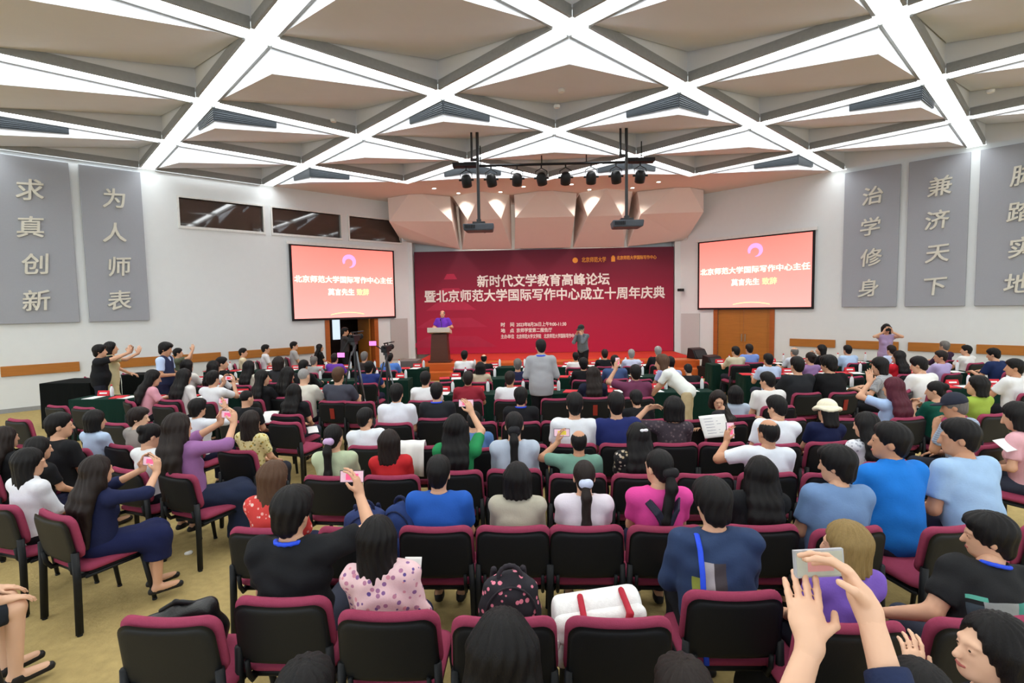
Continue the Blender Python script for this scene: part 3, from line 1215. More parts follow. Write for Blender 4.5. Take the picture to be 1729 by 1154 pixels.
def hand_prims(K, s):
    sh, el, w, hd, pn, curl, sx = K['arm' + s]
    side = np.cross(pn, hd) * -sx           # towards the thumb
    p = [C(w - unit(w - el) * .10, w, .030, .025, .02), C(w, w + hd * .03, .026, .028, .02),
         E(w + hd * .055, (.040, .050, .018), np.stack([side, hd, pn], 1), .015)]
    for i in range(4):
        b = w + hd * (.092 - .006 * abs(i - 1)) + side * (.030 - .020 * i)
        d = unit(hd + side * (.055 - .037 * i))
        ln = (.040, .045, .041, .033)[i]
        for j in range(3):
            a = curl * (.5 + .35 * j) + .06 * i * curl
            d = d * math.cos(a) + pn * math.sin(a) if j else unit(d * math.cos(curl * .6) + pn * math.sin(curl * .6))
            d = unit(d)
            e = b + d * ln * (1 - .22 * j)
            p.append(C(b, e, .0088 - .0008 * j, .0082 - .0008 * j, .005))
            b = e
    b = w + hd * .025 + side * .026
    d = unit(hd * .65 + side * .75 + pn * .25)
    e = b + d * .045
    p.append(C(b, e, .013, .010, .008))
    d2 = unit(hd * .95 + side * .15 + pn * (.25 + curl * .5))
    p.append(C(e, e + d2 * .033, .010, .008, .005))
    return p


def torso_prims(K, g, b, loose=0.):
    T, Rt, pel = K['T'], K['Rt'], K['pel']
    f = K['f']
    p = [E(pel + V(0, -.005, .0), (.155 * b + g, .115 * b + g, .11 + g), None, .05),
         E(T(0, .008, .13), ((.128 if f else .14) * b + g + loose, .098 * b + g + loose, .16), Rt, .06),
         E(T(0, .0, .30), ((.142 if f else .155) * b + g + loose * .6, .102 * b + g, .175), Rt, .06)]
    for s in 'LR':
        sh = K['arm' + s][0]
        p.append(C(K['nb'] + V(0, 0, -.045), sh + Rt @ V(0, 0, -.005), .055 + g, .052 + g, .05))
    if f:
        p += [E(T(sx * .065, .085, .265), (.055, .05, .055), Rt, .04) for sx in (-1, 1)]
    return p


def wrinkle(amp, seed):
    r = np.random.RandomState(seed)
    q = r.uniform(0, 6, 6)
    w = r.uniform(.8, 1.3, 6)
    return lambda x, y, z: amp * (np.sin(31 * w[0] * x + 17 * z * w[1] + q[0]) * np.sin(23 * w[2] * z - 12 * x + q[1]) + .6 * np.sin(47 * w[3] * z + 29 * y + q[2] + 2 * np.sin(19 * x + q[3])))


def person_parts(p):
    """{part: (verts, faces)} of one posed person, local origin on the floor under the hips, looking along +y."""
    K = skeleton(p)
    hc, hf = p['res']
    b = p.get('bulk', 1.)
    out = {}
    T, Rt, H, Rh = K['T'], K['Rt'], K['H'], K['Rh']
    # --- body: one skin surface, finer at head and hands
    pr = torso_prims(K, -.012, b)
    for s in 'LR':
        sh, el, w = K['arm' + s][:3]
        pr += [C(sh, el, .048 * b, .038 * b, .03), C(el, w, .039 * b, .026, .02)]
        h0, kn, an, to = K['leg' + s]
        pr += [C(h0, kn, .082 * b, .056, .04), C(kn, an, .054, .036, .03), C(an + V(0, -.02, -.04), to, .035, .028, .02)]
    pr += [C(K['nb'] + V(0, 0, -.06), K['nb'] + V(0, 0, .02), .06, .055, .03)]
    parts = [sdf_mesh(pr, hc)]
    parts.append(sdf_mesh(head_prims(K, p.get('face', 0) or hf < .009), hf))
    for s in 'LR':
        parts.append(sdf_mesh(hand_prims(K, s), min(hf, .0085)))
    out['body'] = join(parts)
    # --- shirt
    sl = p.get('sleeve', 's')
    g = .014 + p.get('loose', 0) * .3
    pr = torso_prims(K, g, b, .012 + p.get('loose', 0))
    for s in 'LR':
        sh, el, w = K['arm' + s][:3]
        if sl == 's':
            pr.append(C(sh, sh + (el - sh) * .72, .066 * b, .060 * b, .03, True))
        elif sl == 'e':
            pr += [C(sh, el, .062 * b, .055 * b, .03), C(el, el + (w - el) * .22, .055 * b, .052 * b, .02, True)]
        elif sl == 'q':
            pr += [C(sh, el, .062 * b, .055 * b, .03), C(el, el + (w - el) * .5, .055 * b, .046 * b, .02, True)]
        elif sl == 'l':
            pr += [C(sh, el, .063 * b, .052 * b, .03), C(el, el + (w - el) * .93, .052 * b, .038, .02, True)]
        else:
            pr.append(C(sh, sh + (el - sh) * .12, .056 * b, .052 * b, .03, True))
    if p.get('collar'):
        nb = K['nb']
        for i in range(10):
            a0, a1 = 2 * math.pi * i / 10, 2 * math.pi * (i + 1) / 10
            q = lambda a: nb + Rt @ V(.062 * math.sin(a), .055 * math.cos(a) + .012, .028 - .03 * max(0, math.cos(a)))
            pr.append(C(q(a0), q(a1), .017, .017, .008))
    else:
        pr.append(E(K['nb'] + Rt @ V(0, .02, .036), (.072 if not p.get('scoop') else .10, .080, .052 if not p.get('scoop') else .09), Rt, .008, '-'))
    hem = -.13 if not p.get('dress') else -.2
    if p.get('dress') and K['stand']:
        pr += [E(K['pel'] + V(0, -.01, -.04), (.19 * b, .145 * b, .30), None, .05)]
    if K['stand']:
        pr.append(PL_(K['pel'] + V(0, 0, hem + .04), (0, 0, -1)))
    else:
        pr.append(PL_(K['pel'] + V(0, 0, -.085), (0, 0, -1)))
    out['shirt'] = join([sdf_mesh(pr, min(hc, .016), wrinkle(.006 if hc < .014 else .002, p.get('seed', 1)))])
    # --- trousers, shorts or skirt
    bt = p.get('bottom', 'pants')
    pr = [E(K['pel'] + V(0, -.005, -.01), (.158 * b, .118 * b, .10), None, .05)]
    for s in 'LR':
        h0, kn, an, to = K['leg' + s]
        if bt == 'pants':
            pr += [C(h0, kn, .090 * b, .068, .04), C(kn, an, .068, .056, .03, True)]
        elif bt == 'shorts':
            pr += [C(h0, h0 + (kn - h0) * .9, .092 * b, .078, .04, True)]
        else:
            pr += [C(h0, kn, .095 * b, .085, .08), C(kn + V(0, .02, 0), kn + (an - kn) * (.95 if bt == 'long' else .45), .085, .10, .10, True)]
    if bt in ('skirt', 'long'):
        k0, k1 = K['legL'][1], K['legR'][1]
        a0, a1 = K['legL'][2], K['legR'][2]
        m0, m1 = (k0 + k1) / 2, (a0 + a1) / 2
        pr += [C((K['legL'][0] + K['legR'][0]) / 2, m0, .10, .09, .06), C(m0, m0 + (m1 - m0) * (.95 if bt == 'long' else .45), .09, .11, .06, True)]
    pr.append(PL_(K['pel'] + V(0, 0, .07), (0, 0, 1)))
    out[{'pants': 'trousers', 'shorts': 'shorts'}.get(bt, 'skirt')] = join([sdf_mesh(pr, min(hc, .018), wrinkle(.003, p.get('seed', 1) + 5))])
    for s in 'LR':
        h0, kn, an, to = K['leg' + s]
        d = unit((to - an) * V(1, 1, 0))
        pr = [C(an + V(0, 0, -.065) - d * .04, to + V(0, 0, -.012) + d * .02, .036, .030, .02), C(an + V(0, 0, -.03), an + V(0, 0, -.06), .043, .04, .02), PL_(V(0, 0, min(an[2], to[2]) - .043), (0, 0, -1))]
        pr.append(PL_(an + V(0, 0, -.02), (0, 0, 1)))
        out['shoe' + s] = join([sdf_mesh(pr, min(hc, .014))])
    # --- hair
    hs = p.get('hair', 'S')
    hh = max(min(hf * 1.0, .01), .006)
    cap = [E(H(0, -.016, .034), (.086, .103, .098), Rh, .02)]
    facecut = E(H(0, .128, -.062), (.080, .105, .125), Rh, .02, '-')
    strands = lambda n, a: (lambda x, y, z: a * np.sin(n * np.arctan2(x - K['hc'][0], y - K['hc'][1] + 1e-6) + 2.2 * np.sin(z * 21)))
    ears = [E(H(sx * .088, .005, -.03), (.022, .03, .04), Rh, .012, '-') for sx in (-1, 1)]
    back = lambda x, z: T(x, -.135 * b - .01, z)
    nape = H(0, -.075, -.09)
    if hs == 'S':
        pr = cap + [E(H(0, .012, .075), (.074, .086, .062), Rh, .03), E(H(0, -.055, -.035), (.060, .045, .06), Rh, .03), facecut] + ears
        md = strands(17, .0022)
    elif hs == 'M':       # fuller, over the ears
        pr = [E(H(0, -.016, .036), (.096, .112, .104), Rh, .02), E(H(0, -.06, -.045), (.072, .05, .07), Rh, .03), E(H(0, .03, .08), (.08, .08, .05), Rh, .03), facecut]
        md = strands(15, .003)
    elif hs == 'N':
        pr = [E(H(0, -.014, .032), (.0765, .0945, .0915), Rh, .02), facecut, *ears, E(H(0, -.02, -.09), (.2, .2, .05), Rh, .01, '-')]
        md = None
    elif hs == 'R':
        pr = [E(H(0, -.018, .026), (.083, .099, .092), Rh, .02), E(H(0, -.055, -.03), (.06, .045, .05), Rh, .03), facecut, *ears,
              E(H(0, -.005, .125), (.066, .098, .085), Rh, .015, '-')]
        md = strands(17, .0015)
    elif hs in ('B', 'V'):
        ln = .17 if hs == 'B' else .25
        pr = [E(H(0, -.018, .036), (.094, .110, .104), Rh, .02)]
        for x, y in ((-.07, -.02), (-.055, -.065), (0, -.085), (.055, -.065), (.07, -.02)):
            pr.append(C(H(x, y, .02), H(x * 1.12, y, 0) + V(0, -.005, -ln), .040, .036, .04, True))
        pr += [E(H(0, .13, -.07), (.068, .12, .16), Rh, .02, '-'), PL_(H(0, -.03, 0) + V(0, 0, -ln + .045), (0, .1, -1), .012)]
        md = strands(19, .003)
    elif hs in ('L', 'X'):
        zz = .16 if hs == 'L' else .0
        pr = [E(H(0, -.018, .036), (.092, .110, .104), Rh, .02)]
        for x in (-.075, -.03, .03, .075):
            m0 = H(x * .95, -.05, -.09)
            m0[1] = min(m0[1], H(x, -.06, -.09)[1])
            e = back(x * 1.25, zz + .03 * abs(x) / .075)
            mid = (m0 + back(x * 1.1, .34)) / 2 + Rt @ V(0, -.012, 0)
            pr += [C(H(x * .8, -.045, .02), m0, .044, .042, .05), C(m0, mid, .042, .042, .05), C(mid, back(x * 1.15, .34), .042, .036, .04), C(back(x * 1.15, .34), e, .036, .022, .04)]
        for sx in (-1, 1):
            pr.append(C(H(sx * .078, -.01, .02), H(sx * .085, -.015, -.12), .03, .03, .04))
        pr += [E(H(0, .13, -.07), (.066, .12, .16), Rh, .02, '-')]
        md = strands(19, .003)
    elif hs in ('P', 'Q', 'U'):
        pr = [E(H(0, -.016, .034), (.083, .102, .097), Rh, .02), E(H(0, -.06, -.04), (.058, .045, .055), Rh, .03), facecut] + ears
        md = strands(21, .002)
        if hs == 'U':
            pr.append(E(H(0, -.115, .045), (.045, .04, .045), Rh, .02))
        else:
            tie = H(0, -.118, -.015 if hs == 'P' else .05)
            e1 = tie + V(0, -.035, -.09)
            e2 = back(0, .30) + Rt @ V(0, -.02, 0)
            e3 = back(0, .03 if hs == 'P' else .28)
            e2 = e2 if hs == 'P' else tie + V(.02, -.02, -.2)
            e3 = e3 if hs == 'P' else tie + V(.03, -.0, -.27)
            pr += [C(tie, e1, .026, .036, .02), C(e1, e2, .036, .034, .03), C(e2, e3, .034, .014, .03)]
            out['hair_tie'] = join([sdf_mesh([C(tie + V(-.018, 0, 0), tie + V(.018, 0, 0), .034, .034, .02), E(tie + V(.02, -.02, .01), (.03, .022, .03), None, .02)], .007)])
    elif hs in ('C', 'H'):
        pr = cap + [E(H(0, -.055, -.035), (.066, .048, .06), Rh, .03), facecut] + ears
        md = strands(17, .002)
        if p.get('hatlong'):
            for x in (-.05, 0, .05):
                pr.append(C(H(x, -.06, -.03), H(x, -.075, -.15), .04, .036, .04))
        if hs == 'C':
            q = [E(H(0, -.012, .05), (.094, .112, .098), Rh, .02), PL_(H(0, 0, .028), -Rh[:, 2]), E(H(0, .10, .04), (.078, .095, .013), Rh, .01)]
        else:
            q = [E(H(0, -.012, .055), (.098, .115, .090), Rh, .02), PL_(H(0, 0, .03), -Rh[:, 2])]
            for i in range(20):
                a0, a1 = 2 * math.pi * i / 20, 2 * math.pi * (i + 1) / 20
                w = lambda a: H(.125 * math.sin(a), .14 * math.cos(a) - .01, .022 + .012 * math.sin(3 * a))
                q.append(C(w(a0), w(a1), .014, .014, .02))
                w2 = lambda a: H(.105 * math.sin(a), .12 * math.cos(a) - .01, .034)
                q.append(C(w2(a0), w2(a1), .014, .014, .02))
        out['hat'] = join([sdf_mesh(q, .009)])
    out['hair'] = join([sdf_mesh(pr, hh, md)])
    # --- extras
    for i, (q, sz) in enumerate(p.get('bow', ())):
        c = H(*q)
        out['hair_bow' + 'LR'[i]] = join([sdf_mesh([E(c - Rh[:, 0] * sz * .6, (sz * .7, sz * .4, sz * .45), Rh, .01), E(c + Rh[:, 0] * sz * .6, (sz * .7, sz * .4, sz * .45), Rh, .01), E(c, (sz * .3, sz * .35, sz * .3), Rh, .01)], .006)])
    if p.get('lanyard'):
        nb = K['nb']
        q = []
        for i in range(14):
            w = lambda a: nb + Rt @ V(.072 * math.sin(a), .062 * math.cos(a) - .01, .012 - .05 * max(0, math.cos(a)))
            q.append(C(w(2 * math.pi * i / 14), w(2 * math.pi * (i + 1) / 14), .011, .011, .006))
        out['lanyard'] = join([sdf_mesh(q, .007)])
    if p.get('vest'):
        pr = torso_prims(K, g + .008, b, .016)
        pr += [E(K['nb'] + Rt @ V(0, .05, .02), (.05, .09, .12), Rt, .01, '-'), PL_(K['pel'] + V(0, 0, -.12 if K['stand'] else -.08), (0, 0, -1))]
        out['vest'] = join([sdf_mesh(pr, min(hc, .016))])
    if p.get('straps'):
        q = []
        for a, c in ((V(-.12, -.02, .435), V(.13, -.16, .06)), (V(.12, -.02, .435), V(-.06, -.165, .10))):
            pts = [T(*a), T(*(a * .72 + c * .28 + V(0, -.115, .03))), T(*(a * .4 + c * .6 + V(0, -.068, 0))), T(*(c + V(0, -.005, 0)))]
            for i in range(3):
                for o_ in (-.012, 0, .012):
                    w = Rt @ V(o_, 0, o_)
                    q.append(C(pts[i] + w, pts[i + 1] + w, .010, .010, .006))
        out['bag_strap'] = join([sdf_mesh(q, .007)])
    if p.get('face'):
        for nm, sx in (('L', -1), ('R', 1)):
            out['eye' + nm] = join([sdf_mesh([E(H(sx * .028, .0885, .0), (.0085, .0075, .006), Rh)], .003)])
            out['eyebrow' + nm] = join([sdf_mesh([C(H(sx * .014, .094, .021), H(sx * .044, .083, .022), .004, .003)], .003)])
        out['lips'] = join([sdf_mesh([C(H(-.018, .094, -.066), H(.018, .094, -.066), .0055, .0055), E(H(0, .098, -.068), (.012, .006, .008), Rh, .006)], .003)])
    if p.get('glasses'):
        q = []
        for sx in (-1, 1):
            for i in range(10):
                w = lambda a: H(sx * .031 + .022 * math.cos(a), .106, .0 + .018 * math.sin(a))
                q.append(C(w(2 * math.pi * i / 10), w(2 * math.pi * (i + 1) / 10), .0022, .0022, .002))
            q.append(C(H(sx * .053, .105, .004), H(sx * .08, .0, .004), .0022, .0022, .002))
        q.append(C(H(-.009, .107, .003), H(.009, .107, .003), .0022, .0022, .002))
        out['glasses'] = join([sdf_mesh(q, .004)])
    return out, K


_PC = {}
HAIRC = {'k': (20, 18, 18), 'd': (36, 28, 25), 'b': (84, 60, 44), 'g': (112, 108, 104), 'o': (140, 116, 72), 'r': (84, 32, 46), 'w': (150, 148, 146)}


def freeze(x):
    if isinstance(x, dict):
        return tuple(sorted((k, freeze(v)) for k, v in x.items()))
    if isinstance(x, np.ndarray):
        return tuple(np.round(x, 3).tolist())
    if isinstance(x, (list, tuple)):
        return tuple(freeze(v) for v in x)
    return x


def build_person(p, loc, rz, scale, label, mats, group=None):
    key = freeze(p)
    if key not in _PC:
        out, K = person_parts(p)
        _PC[key] = ({n: np_mesh(n.rstrip('LR') if n[-1] in 'LR' else n, v, f) for n, (v, f) in out.items()}, K)
    ms, K = _PC[key]
    o = link('person', ms['body'], mats['skin'])
    o.location = loc
    o.rotation_euler = (0, 0, rz)
    o.scale = (scale,) * 3
    tag(o, label, 'person', group)
    hair = None
    for n, me in ms.items():
        if n == 'body':
            continue
        nm = n[:-1] if n[-1] in 'LR' and n[:-1] in ('shoe', 'eye', 'eyebrow', 'hair_bow') else n
        par = o
        if nm == 'hair_tie' and hair is not None:
            par = hair
        c = link(nm, me, mats[nm], par)
        if nm == 'hair':
            hair = c
    for c in o.children:
        if c.name.startswith('hair_tie') and hair is not None:
            c.parent = hair
    return o, K

# ------------------------------------------------------------------ chairs
M_CHAIR = mat((150, 62, 88), .9, 'fabric', scale=60, bump=.12, amt=.1, spec=.15)
M_SHELL = mat((22, 25, 28), .5, 'plastic', scale=70, bump=.06, amt=.05)


def outline(w, h, r, n=6):
    pts = []
    for cx, cz, a0 in ((w / 2 - r, h / 2 - r, 0), (-w / 2 + r, h / 2 - r, 90), (-w / 2 + r, -h / 2 + r, 180), (w / 2 - r, -h / 2 + r, 270)):
        for i in range(n + 1):
            a = math.radians(a0 + 90 * i / n)
            pts.append((cx + r * math.cos(a), cz + r * math.sin(a)))
    # extra points along the long edges let the pad bend
    out = []
    for i, p in enumerate(pts):
        q = pts[(i + 1) % len(pts)]
        out.append(p)
        d = math.hypot(q[0] - p[0], q[1] - p[1])
        for k in range(1, int(d / .05)):
            t = k / int(d / .05)
            out.append((p[0] + (q[0] - p[0]) * t, p[1] + (q[1] - p[1]) * t))
    return out


def pad(w, h, t, r, bend=0., dip=0., crown=0., taper=0.):
    """A rounded slab in the x-z plane, thickness along y, bent about its upright axis."""
    o = outline(w, h, r)
    n = len(o)
    e = min(t * .5, .02)
    layers = [(-t / 2, .05), (-t / 2, .4), (-t / 2, .75), (-t / 2, -2 * e), (-t / 2 + e * .3, -e), (-t / 2 + e, 0), (t / 2 - e, 0), (t / 2 - e * .3, -e), (t / 2, -2 * e), (t / 2, .75), (t / 2, .4), (t / 2, .05)]
    vs = []
    for y, q in layers:
        for x, z in o:
            if q > 0:
                X, Z = x * q, z * q
            else:
                X, Z = x * (1 + q / (w / 2)), z * (1 + q / (h / 2))
            X *= 1 + taper * Z / h
            k = (1 - (2 * X / w) ** 2) * (1 - (2 * Z / h) ** 2)
            vs.append((X, y + bend * X * X + (crown * k if y > 0 else 0), Z - dip * (1 - (2 * X / w) ** 2) * max(0, Z / (h / 2))))
    m = len(layers)
    fs = [(i * n + j, i * n + (j + 1) % n, (i + 1) * n + (j + 1) % n, (i + 1) * n + j) for i in range(m - 1) for j in range(n)]
    fs += [tuple(range(n - 1, -1, -1)), tuple((m - 1) * n + j for j in range(n))]
    return MB().add(vs, fs)


def xform(mb, R, t):
    mb.v = [tuple(R @ np.array(p) + np.array(t)) for p in mb.v]
    return mb


def chair_meshes():
    tilt = rot('x', 9)
    back = xform(pad(.50, .335, .055, .075, bend=.22, dip=.018, crown=.01, taper=-.05), tilt, (0, -.245, .705))
    shell = xform(pad(.480, .352, .030, .07, bend=.22, dip=.018, taper=-.05), tilt, (0, -.283, .672))
    mark = xform(MB().box(-.05, .05, -.003, .003, -.006, .006), tilt, (0, -.300, .735))
    seat = xform(pad(.47, .44, .06, .07, crown=.015), rot('x', 90), (0, .0, .445))
    under = xform(pad(.43, .40, .025, .06), rot('x', 90), (0, .0, .405))
    ms = {'backrest': back.mesh('backrest', True), 'back_shell': shell.mesh('back_shell', True), 'seat': seat.mesh('seat', True), 'seat_shell': under.mesh('seat_shell', True)}
    fr = MB()
    for sx in (-1, 1):
        fr.tube([(sx * .19, -.12, .395), (sx * .19, -.23, .40), (sx * .19, -.262, .45), (sx * .19, -.272, .53)], .012, 8, ry=.018)
        fr.tube([(sx * .215, -.2, .392), (sx * .215, .19, .392)], .012, 8)
    fr.tube([(-.215, .17, .392), (.215, .17, .392)], .012, 8)
    fr.tube([(-.215, -.18, .392), (.215, -.18, .392)], .012, 8)
    ms['frame'] = fr.mesh('frame', True)
    legs = []
    for sx in (-1, 1):
        legs.append(MB().tube([(sx * .232, -.262, .60), (sx * .238, -.262, .40), (sx * .246, -.275, .012)], [.020, .021, .017], 8, ry=.026).lathe([(.018, 0), (.018, .014)], 8, (sx * .246, -.275, 0)).mesh('leg', True))
        legs.append(MB().tube([(sx * .222, .18, .40), (sx * .236, .205, .22), (sx * .246, .235, .012)], [.020, .019, .016], 8).lathe([(.018, 0), (.018, .014)], 8, (sx * .245, .235, 0)).mesh('leg', True))
    return ms, legs, mark.mesh('maker_plate')


CH, CL_, CMARK = chair_meshes()


def chair(x, y, yaw, label, z=0.):
    o = empty('conference_chair', (x, y, z), -math.radians(yaw))
    tag(o, label, 'chair', 'conference chairs')
    for n in ('backrest', 'seat'):
        link(n, CH[n], M_CHAIR, o)
    for n in ('back_shell', 'seat_shell', 'frame'):
        c = link(n, CH[n], M_SHELL, o)
        if n == 'back_shell' and y < 6:
            link('maker_plate', CMARK, mat((52, 53, 54), .5, 'plastic'), c)
    for l in CL_:
        link('leg', l, M_SHELL, o)
    return o


# ------------------------------------------------------------------ draped tables
M_CLOTH = mat((14, 46, 38), .85, 'fabric', scale=50, bump=.08, amt=.08, spec=.15)
M_CLOTHD = mat((12, 15, 15), .85, 'fabric', scale=50, bump=.08, amt=.08, spec=.1)


def cloth_mesh(w, d, h=.75):
    """A fitted cloth with a gently pleated skirt."""
    per = []
    nx, ny = max(6, int(w / .06)), 8
    for i in range(nx):
        per.append((-w / 2 + w * i / nx, -d / 2, 0, -1))
    for i in range(ny):
        per.append((w / 2, -d / 2 + d * i / ny, 1, 0))
    for i in range(nx):
        per.append((w / 2 - w * i / nx, d / 2, 0, 1))
    for i in range(ny):
        per.append((-w / 2, d / 2 - d * i / ny, -1, 0))
    n = len(per)
    vs, fs = [], []
    for li, z in enumerate((h, h - .012, h * .6, .015)):
        for j, (x, y, ax, ay) in enumerate(per):
            a = 0 if li == 0 else (.006, .010, .022)[li - 1] * (1 + .8 * math.sin(j * 1.7) * (li - 1) / 2)
            vs.append((x + ax * a, y + ay * a, z))
    for i in range(3):
        for j in range(n):
            fs.append((i * n + (j + 1) % n, i * n + j, (i + 1) * n + j, (i + 1) * n + (j + 1) % n))
    fs.append(tuple(range(n)))
    return MB().add(vs, fs).mesh('tablecloth')


_TC = {}


def table(x0, x1, y0, y1, label, cloth=None, n=None):
    w, d = x1 - x0, y1 - y0
    k = (round(w, 2), round(d, 2))
    if k not in _TC:
        _TC[k] = (cloth_mesh(*k), MB().box(-w / 2 + .01, w / 2 - .01, -d / 2 + .01, d / 2 - .01, .715, .742).mesh('tabletop'),
                  [MB().tube([(sx * (w / 2 - .08), sy * (d / 2 - .08), 0), (sx * (w / 2 - .08), sy * (d / 2 - .08), .72)], .02, 8).mesh('leg') for sx in (-1, 1) for sy in (-1, 1)])
    o = empty('conference_table', ((x0 + x1) / 2, (y0 + y1) / 2, 0))
    tag(o, label, 'table', 'cloth-covered conference tables')
    c, t, ls = _TC[k]
    link('tabletop', t, M_WOOD, o)
    for l in ls:
        link('leg', l, M_DARKMETAL, o)
    link('tablecloth', c, cloth or M_CLOTH, o)
    return o


TROWS = {'T1': (9.05, 9.55), 'T2': (10.98, 11.48), 'T3': (12.95, 13.45)}
BLK = {'left': (-8.3, -3.55), 'centre': (-1.92, 3.2), 'right': (4.5, 9.2)}
ROWW = {'T1': 'rearmost', 'T2': 'middle', 'T3': 'front'}
for r, (y0, y1) in TROWS.items():
    for bn, (x0, x1) in BLK.items():
        if bn == 'left':
            x0 = max(x0, y1 - CL + 1.6)
            if r != 'T1':
                x1 = -2.6
        if bn == 'right':
            x1 = min(x1, CR - y1 - 1.6)
        n = max(1, round((x1 - x0) / 1.7))
        for i in range(n):
            a, b_ = x0 + (x1 - x0) * i / n, x0 + (x1 - x0) * (i + 1) / n
            table(a + .004, b_ - .004, y0, y1, 'green-clothed table in the %s table row, %s block, %s from the left' % (ROWW[r], bn, ORD[i]))

# things on the tables
M_PAPER = mat((240, 240, 238), .8, 'paper', scale=40, bump=.02, amt=.02)
M_RED = mat((214, 44, 58), .6, 'paper', scale=40, bump=.02, amt=.05)
M_WATER = mat((232, 238, 242), .15, 'plastic', scale=20, bump=.02, spec=.6)
M_BLUE = mat((40, 80, 225), .6, 'fabric', scale=60, bump=.05)
PAPER = MB().box(-.105, .105, -.148, .148, 0, .004).mesh('sheet')
FOLD = MB().box(-.11, .11, -.15, .15, 0, .012).mesh('folder')
CARD = MB().add([(-.11, -.035, 0), (.11, -.035, 0), (.11, .035, 0), (-.11, .035, 0), (-.11, 0, .095), (.11, 0, .095)], [(0, 1, 5, 4), (2, 3, 4, 5), (1, 2, 5), (3, 0, 4), (3, 2, 1, 0)]).mesh('card')
CARDT = MB().box(-.07, .07, -.001, 0, -.014, .014).mesh('card_text')
BOT = MB().lathe([(.028, 0), (.031, .01), (.031, .13), (.026, .16), (.012, .185), (.012, .195)], 14).mesh('bottle', True)
BCAP = MB().lathe([(.015, .193), (.015, .218), (.012, .22)], 12).mesh('cap', True)
CUP = MB().lathe([(.03, 0), (.036, .09), (.037, .095), (.03, .096)], 14).mesh('cup', True)
rt = random.Random(3)


def table_set(x, y, where, full=True):
    """Papers, a red name card and a bottle at one place of the table."""
    z = .752
    o = link('paper_sheet', PAPER, M_PAPER, None, (x + rt.uniform(-.05, .05), y - .07, z), rt.uniform(-.2, .2))
    tag(o, 'white paper sheet on a table ' + where, 'paper', 'papers on the tables')
    o = link('name_card', CARD, M_RED, None, (x + rt.uniform(-.1, .1), y + .17, z), rt.uniform(-.1, .1))
    tag(o, 'red folded name card ' + where, 'name card', 'red name cards')
    t = link('card_text', CARDT, M_PAPER, o)
    t.location = (0, -.020, .048)
    t.rotation_euler = (math.radians(-20), 0, 0)
    if full:
        b = link('water_bottle', BOT, M_WATER, None, (x + .2, y + .08, z))
        tag(b, 'clear water bottle, red cap, ' + where, 'bottle', 'water bottles on the tables')
        link('cap', BCAP, M_RED, b)
        if rt.random() < .5:
            f = link('red_folder', FOLD, M_RED, None, (x - .24, y - .05, z), rt.uniform(-.3, .3))
            tag(f, 'red folder lying on a table ' + where, 'folder', 'red folders')


for r, (y0, y1) in TROWS.items():
    for bn, (x0, x1) in BLK.items():
        if bn == 'left':
            x0 = max(x0, y1 - CL + 1.6)
            if r != 'T1':
                x1 = -2.6
        if bn == 'right':
            x1 = min(x1, CR - y1 - 1.6)
        n = int((x1 - x0) / .62)
        for i in range(n):
            x = x0 + (x1 - x0) * (i + .5) / n
            table_set(x, (y0 + y1) / 2, 'of the %s row, %s block, %s place' % (ROWW[r], bn, ORD[i]), True)

# ------------------------------------------------------------------ the audience
COLS = dict(white=(232, 234, 238), offwhite=(224, 220, 206), cream=(232, 222, 190), black=(28, 29, 32), navy=(30, 38, 74), grey=(150, 152, 156), dgrey=(72, 74, 82),
            ltblue=(178, 200, 232), blue=(108, 146, 214), denim=(86, 124, 176), purple=(128, 70, 176), lav=(190, 172, 210), red=(198, 44, 48), maroon=(140, 40, 56), pink=(226, 168, 180),
            beige=(206, 194, 168), green=(40, 140, 84), dgreen=(20, 88, 70), sage=(110, 152, 136))
BLACKISH = [(30, 31, 36), (40, 42, 52), (56, 60, 74), (34, 36, 60)]
PEOPLE = []
_seed = [0]


def tr_mats(p, top, pat, hc, bcol, st):
    t = COLS.get(top, top)
    if pat:
        k, c2 = pat
        shirt = mat(t, .85, k, c2, scale=40, bump=.1, amt=.06)
    else:
        shirt = mat(t, .85, 'fabric', scale=30, bump=.12, amt=.05, spec=.2)
    b = COLS.get(bcol, bcol) if bcol else BLACKISH[_seed[0] % 4]
    tro = mat(b, .85, 'fabric', scale=40, bump=.12, amt=.08, spec=.15)
    return {'skin': skin(st), 'shirt': shirt, 'trousers': tro, 'shorts': tro, 'skirt': tro, 'shoe': mat((34, 32, 32), .5, 'leather', scale=60, bump=.05),
            'hair': mat(HAIRC[hc], .5, 'hair', scale=30, bump=.35, amt=.35, spec=.22), 'hat': mat(p.pop('hatcol', (236, 230, 204)), .85, 'fabric', scale=50, bump=.1),
            'lanyard': M_BLUE, 'vest': mat((38, 46, 78), .8, 'fabric', scale=40, bump=.15), 'bag_strap': mat((34, 34, 52), .7, 'fabric', scale=60, bump=.1),
            'hair_tie': mat(p.get('tie', (200, 210, 235)), .7, 'fabric', scale=50, bump=.1), 'hair_bow': mat(p.pop('tie', (200, 210, 235)), .7, 'fabric', scale=50, bump=.1), 'eye': mat((38, 28, 24), .2, 'eye', bump=0), 'eyebrow': mat((40, 32, 28), .8, 'hair', bump=0),
            'lips': mat((176, 96, 88), .5, 'skin', bump=0), 'glasses': mat((30, 30, 32), .3, 'metal', bump=0)}


PHONE = {}


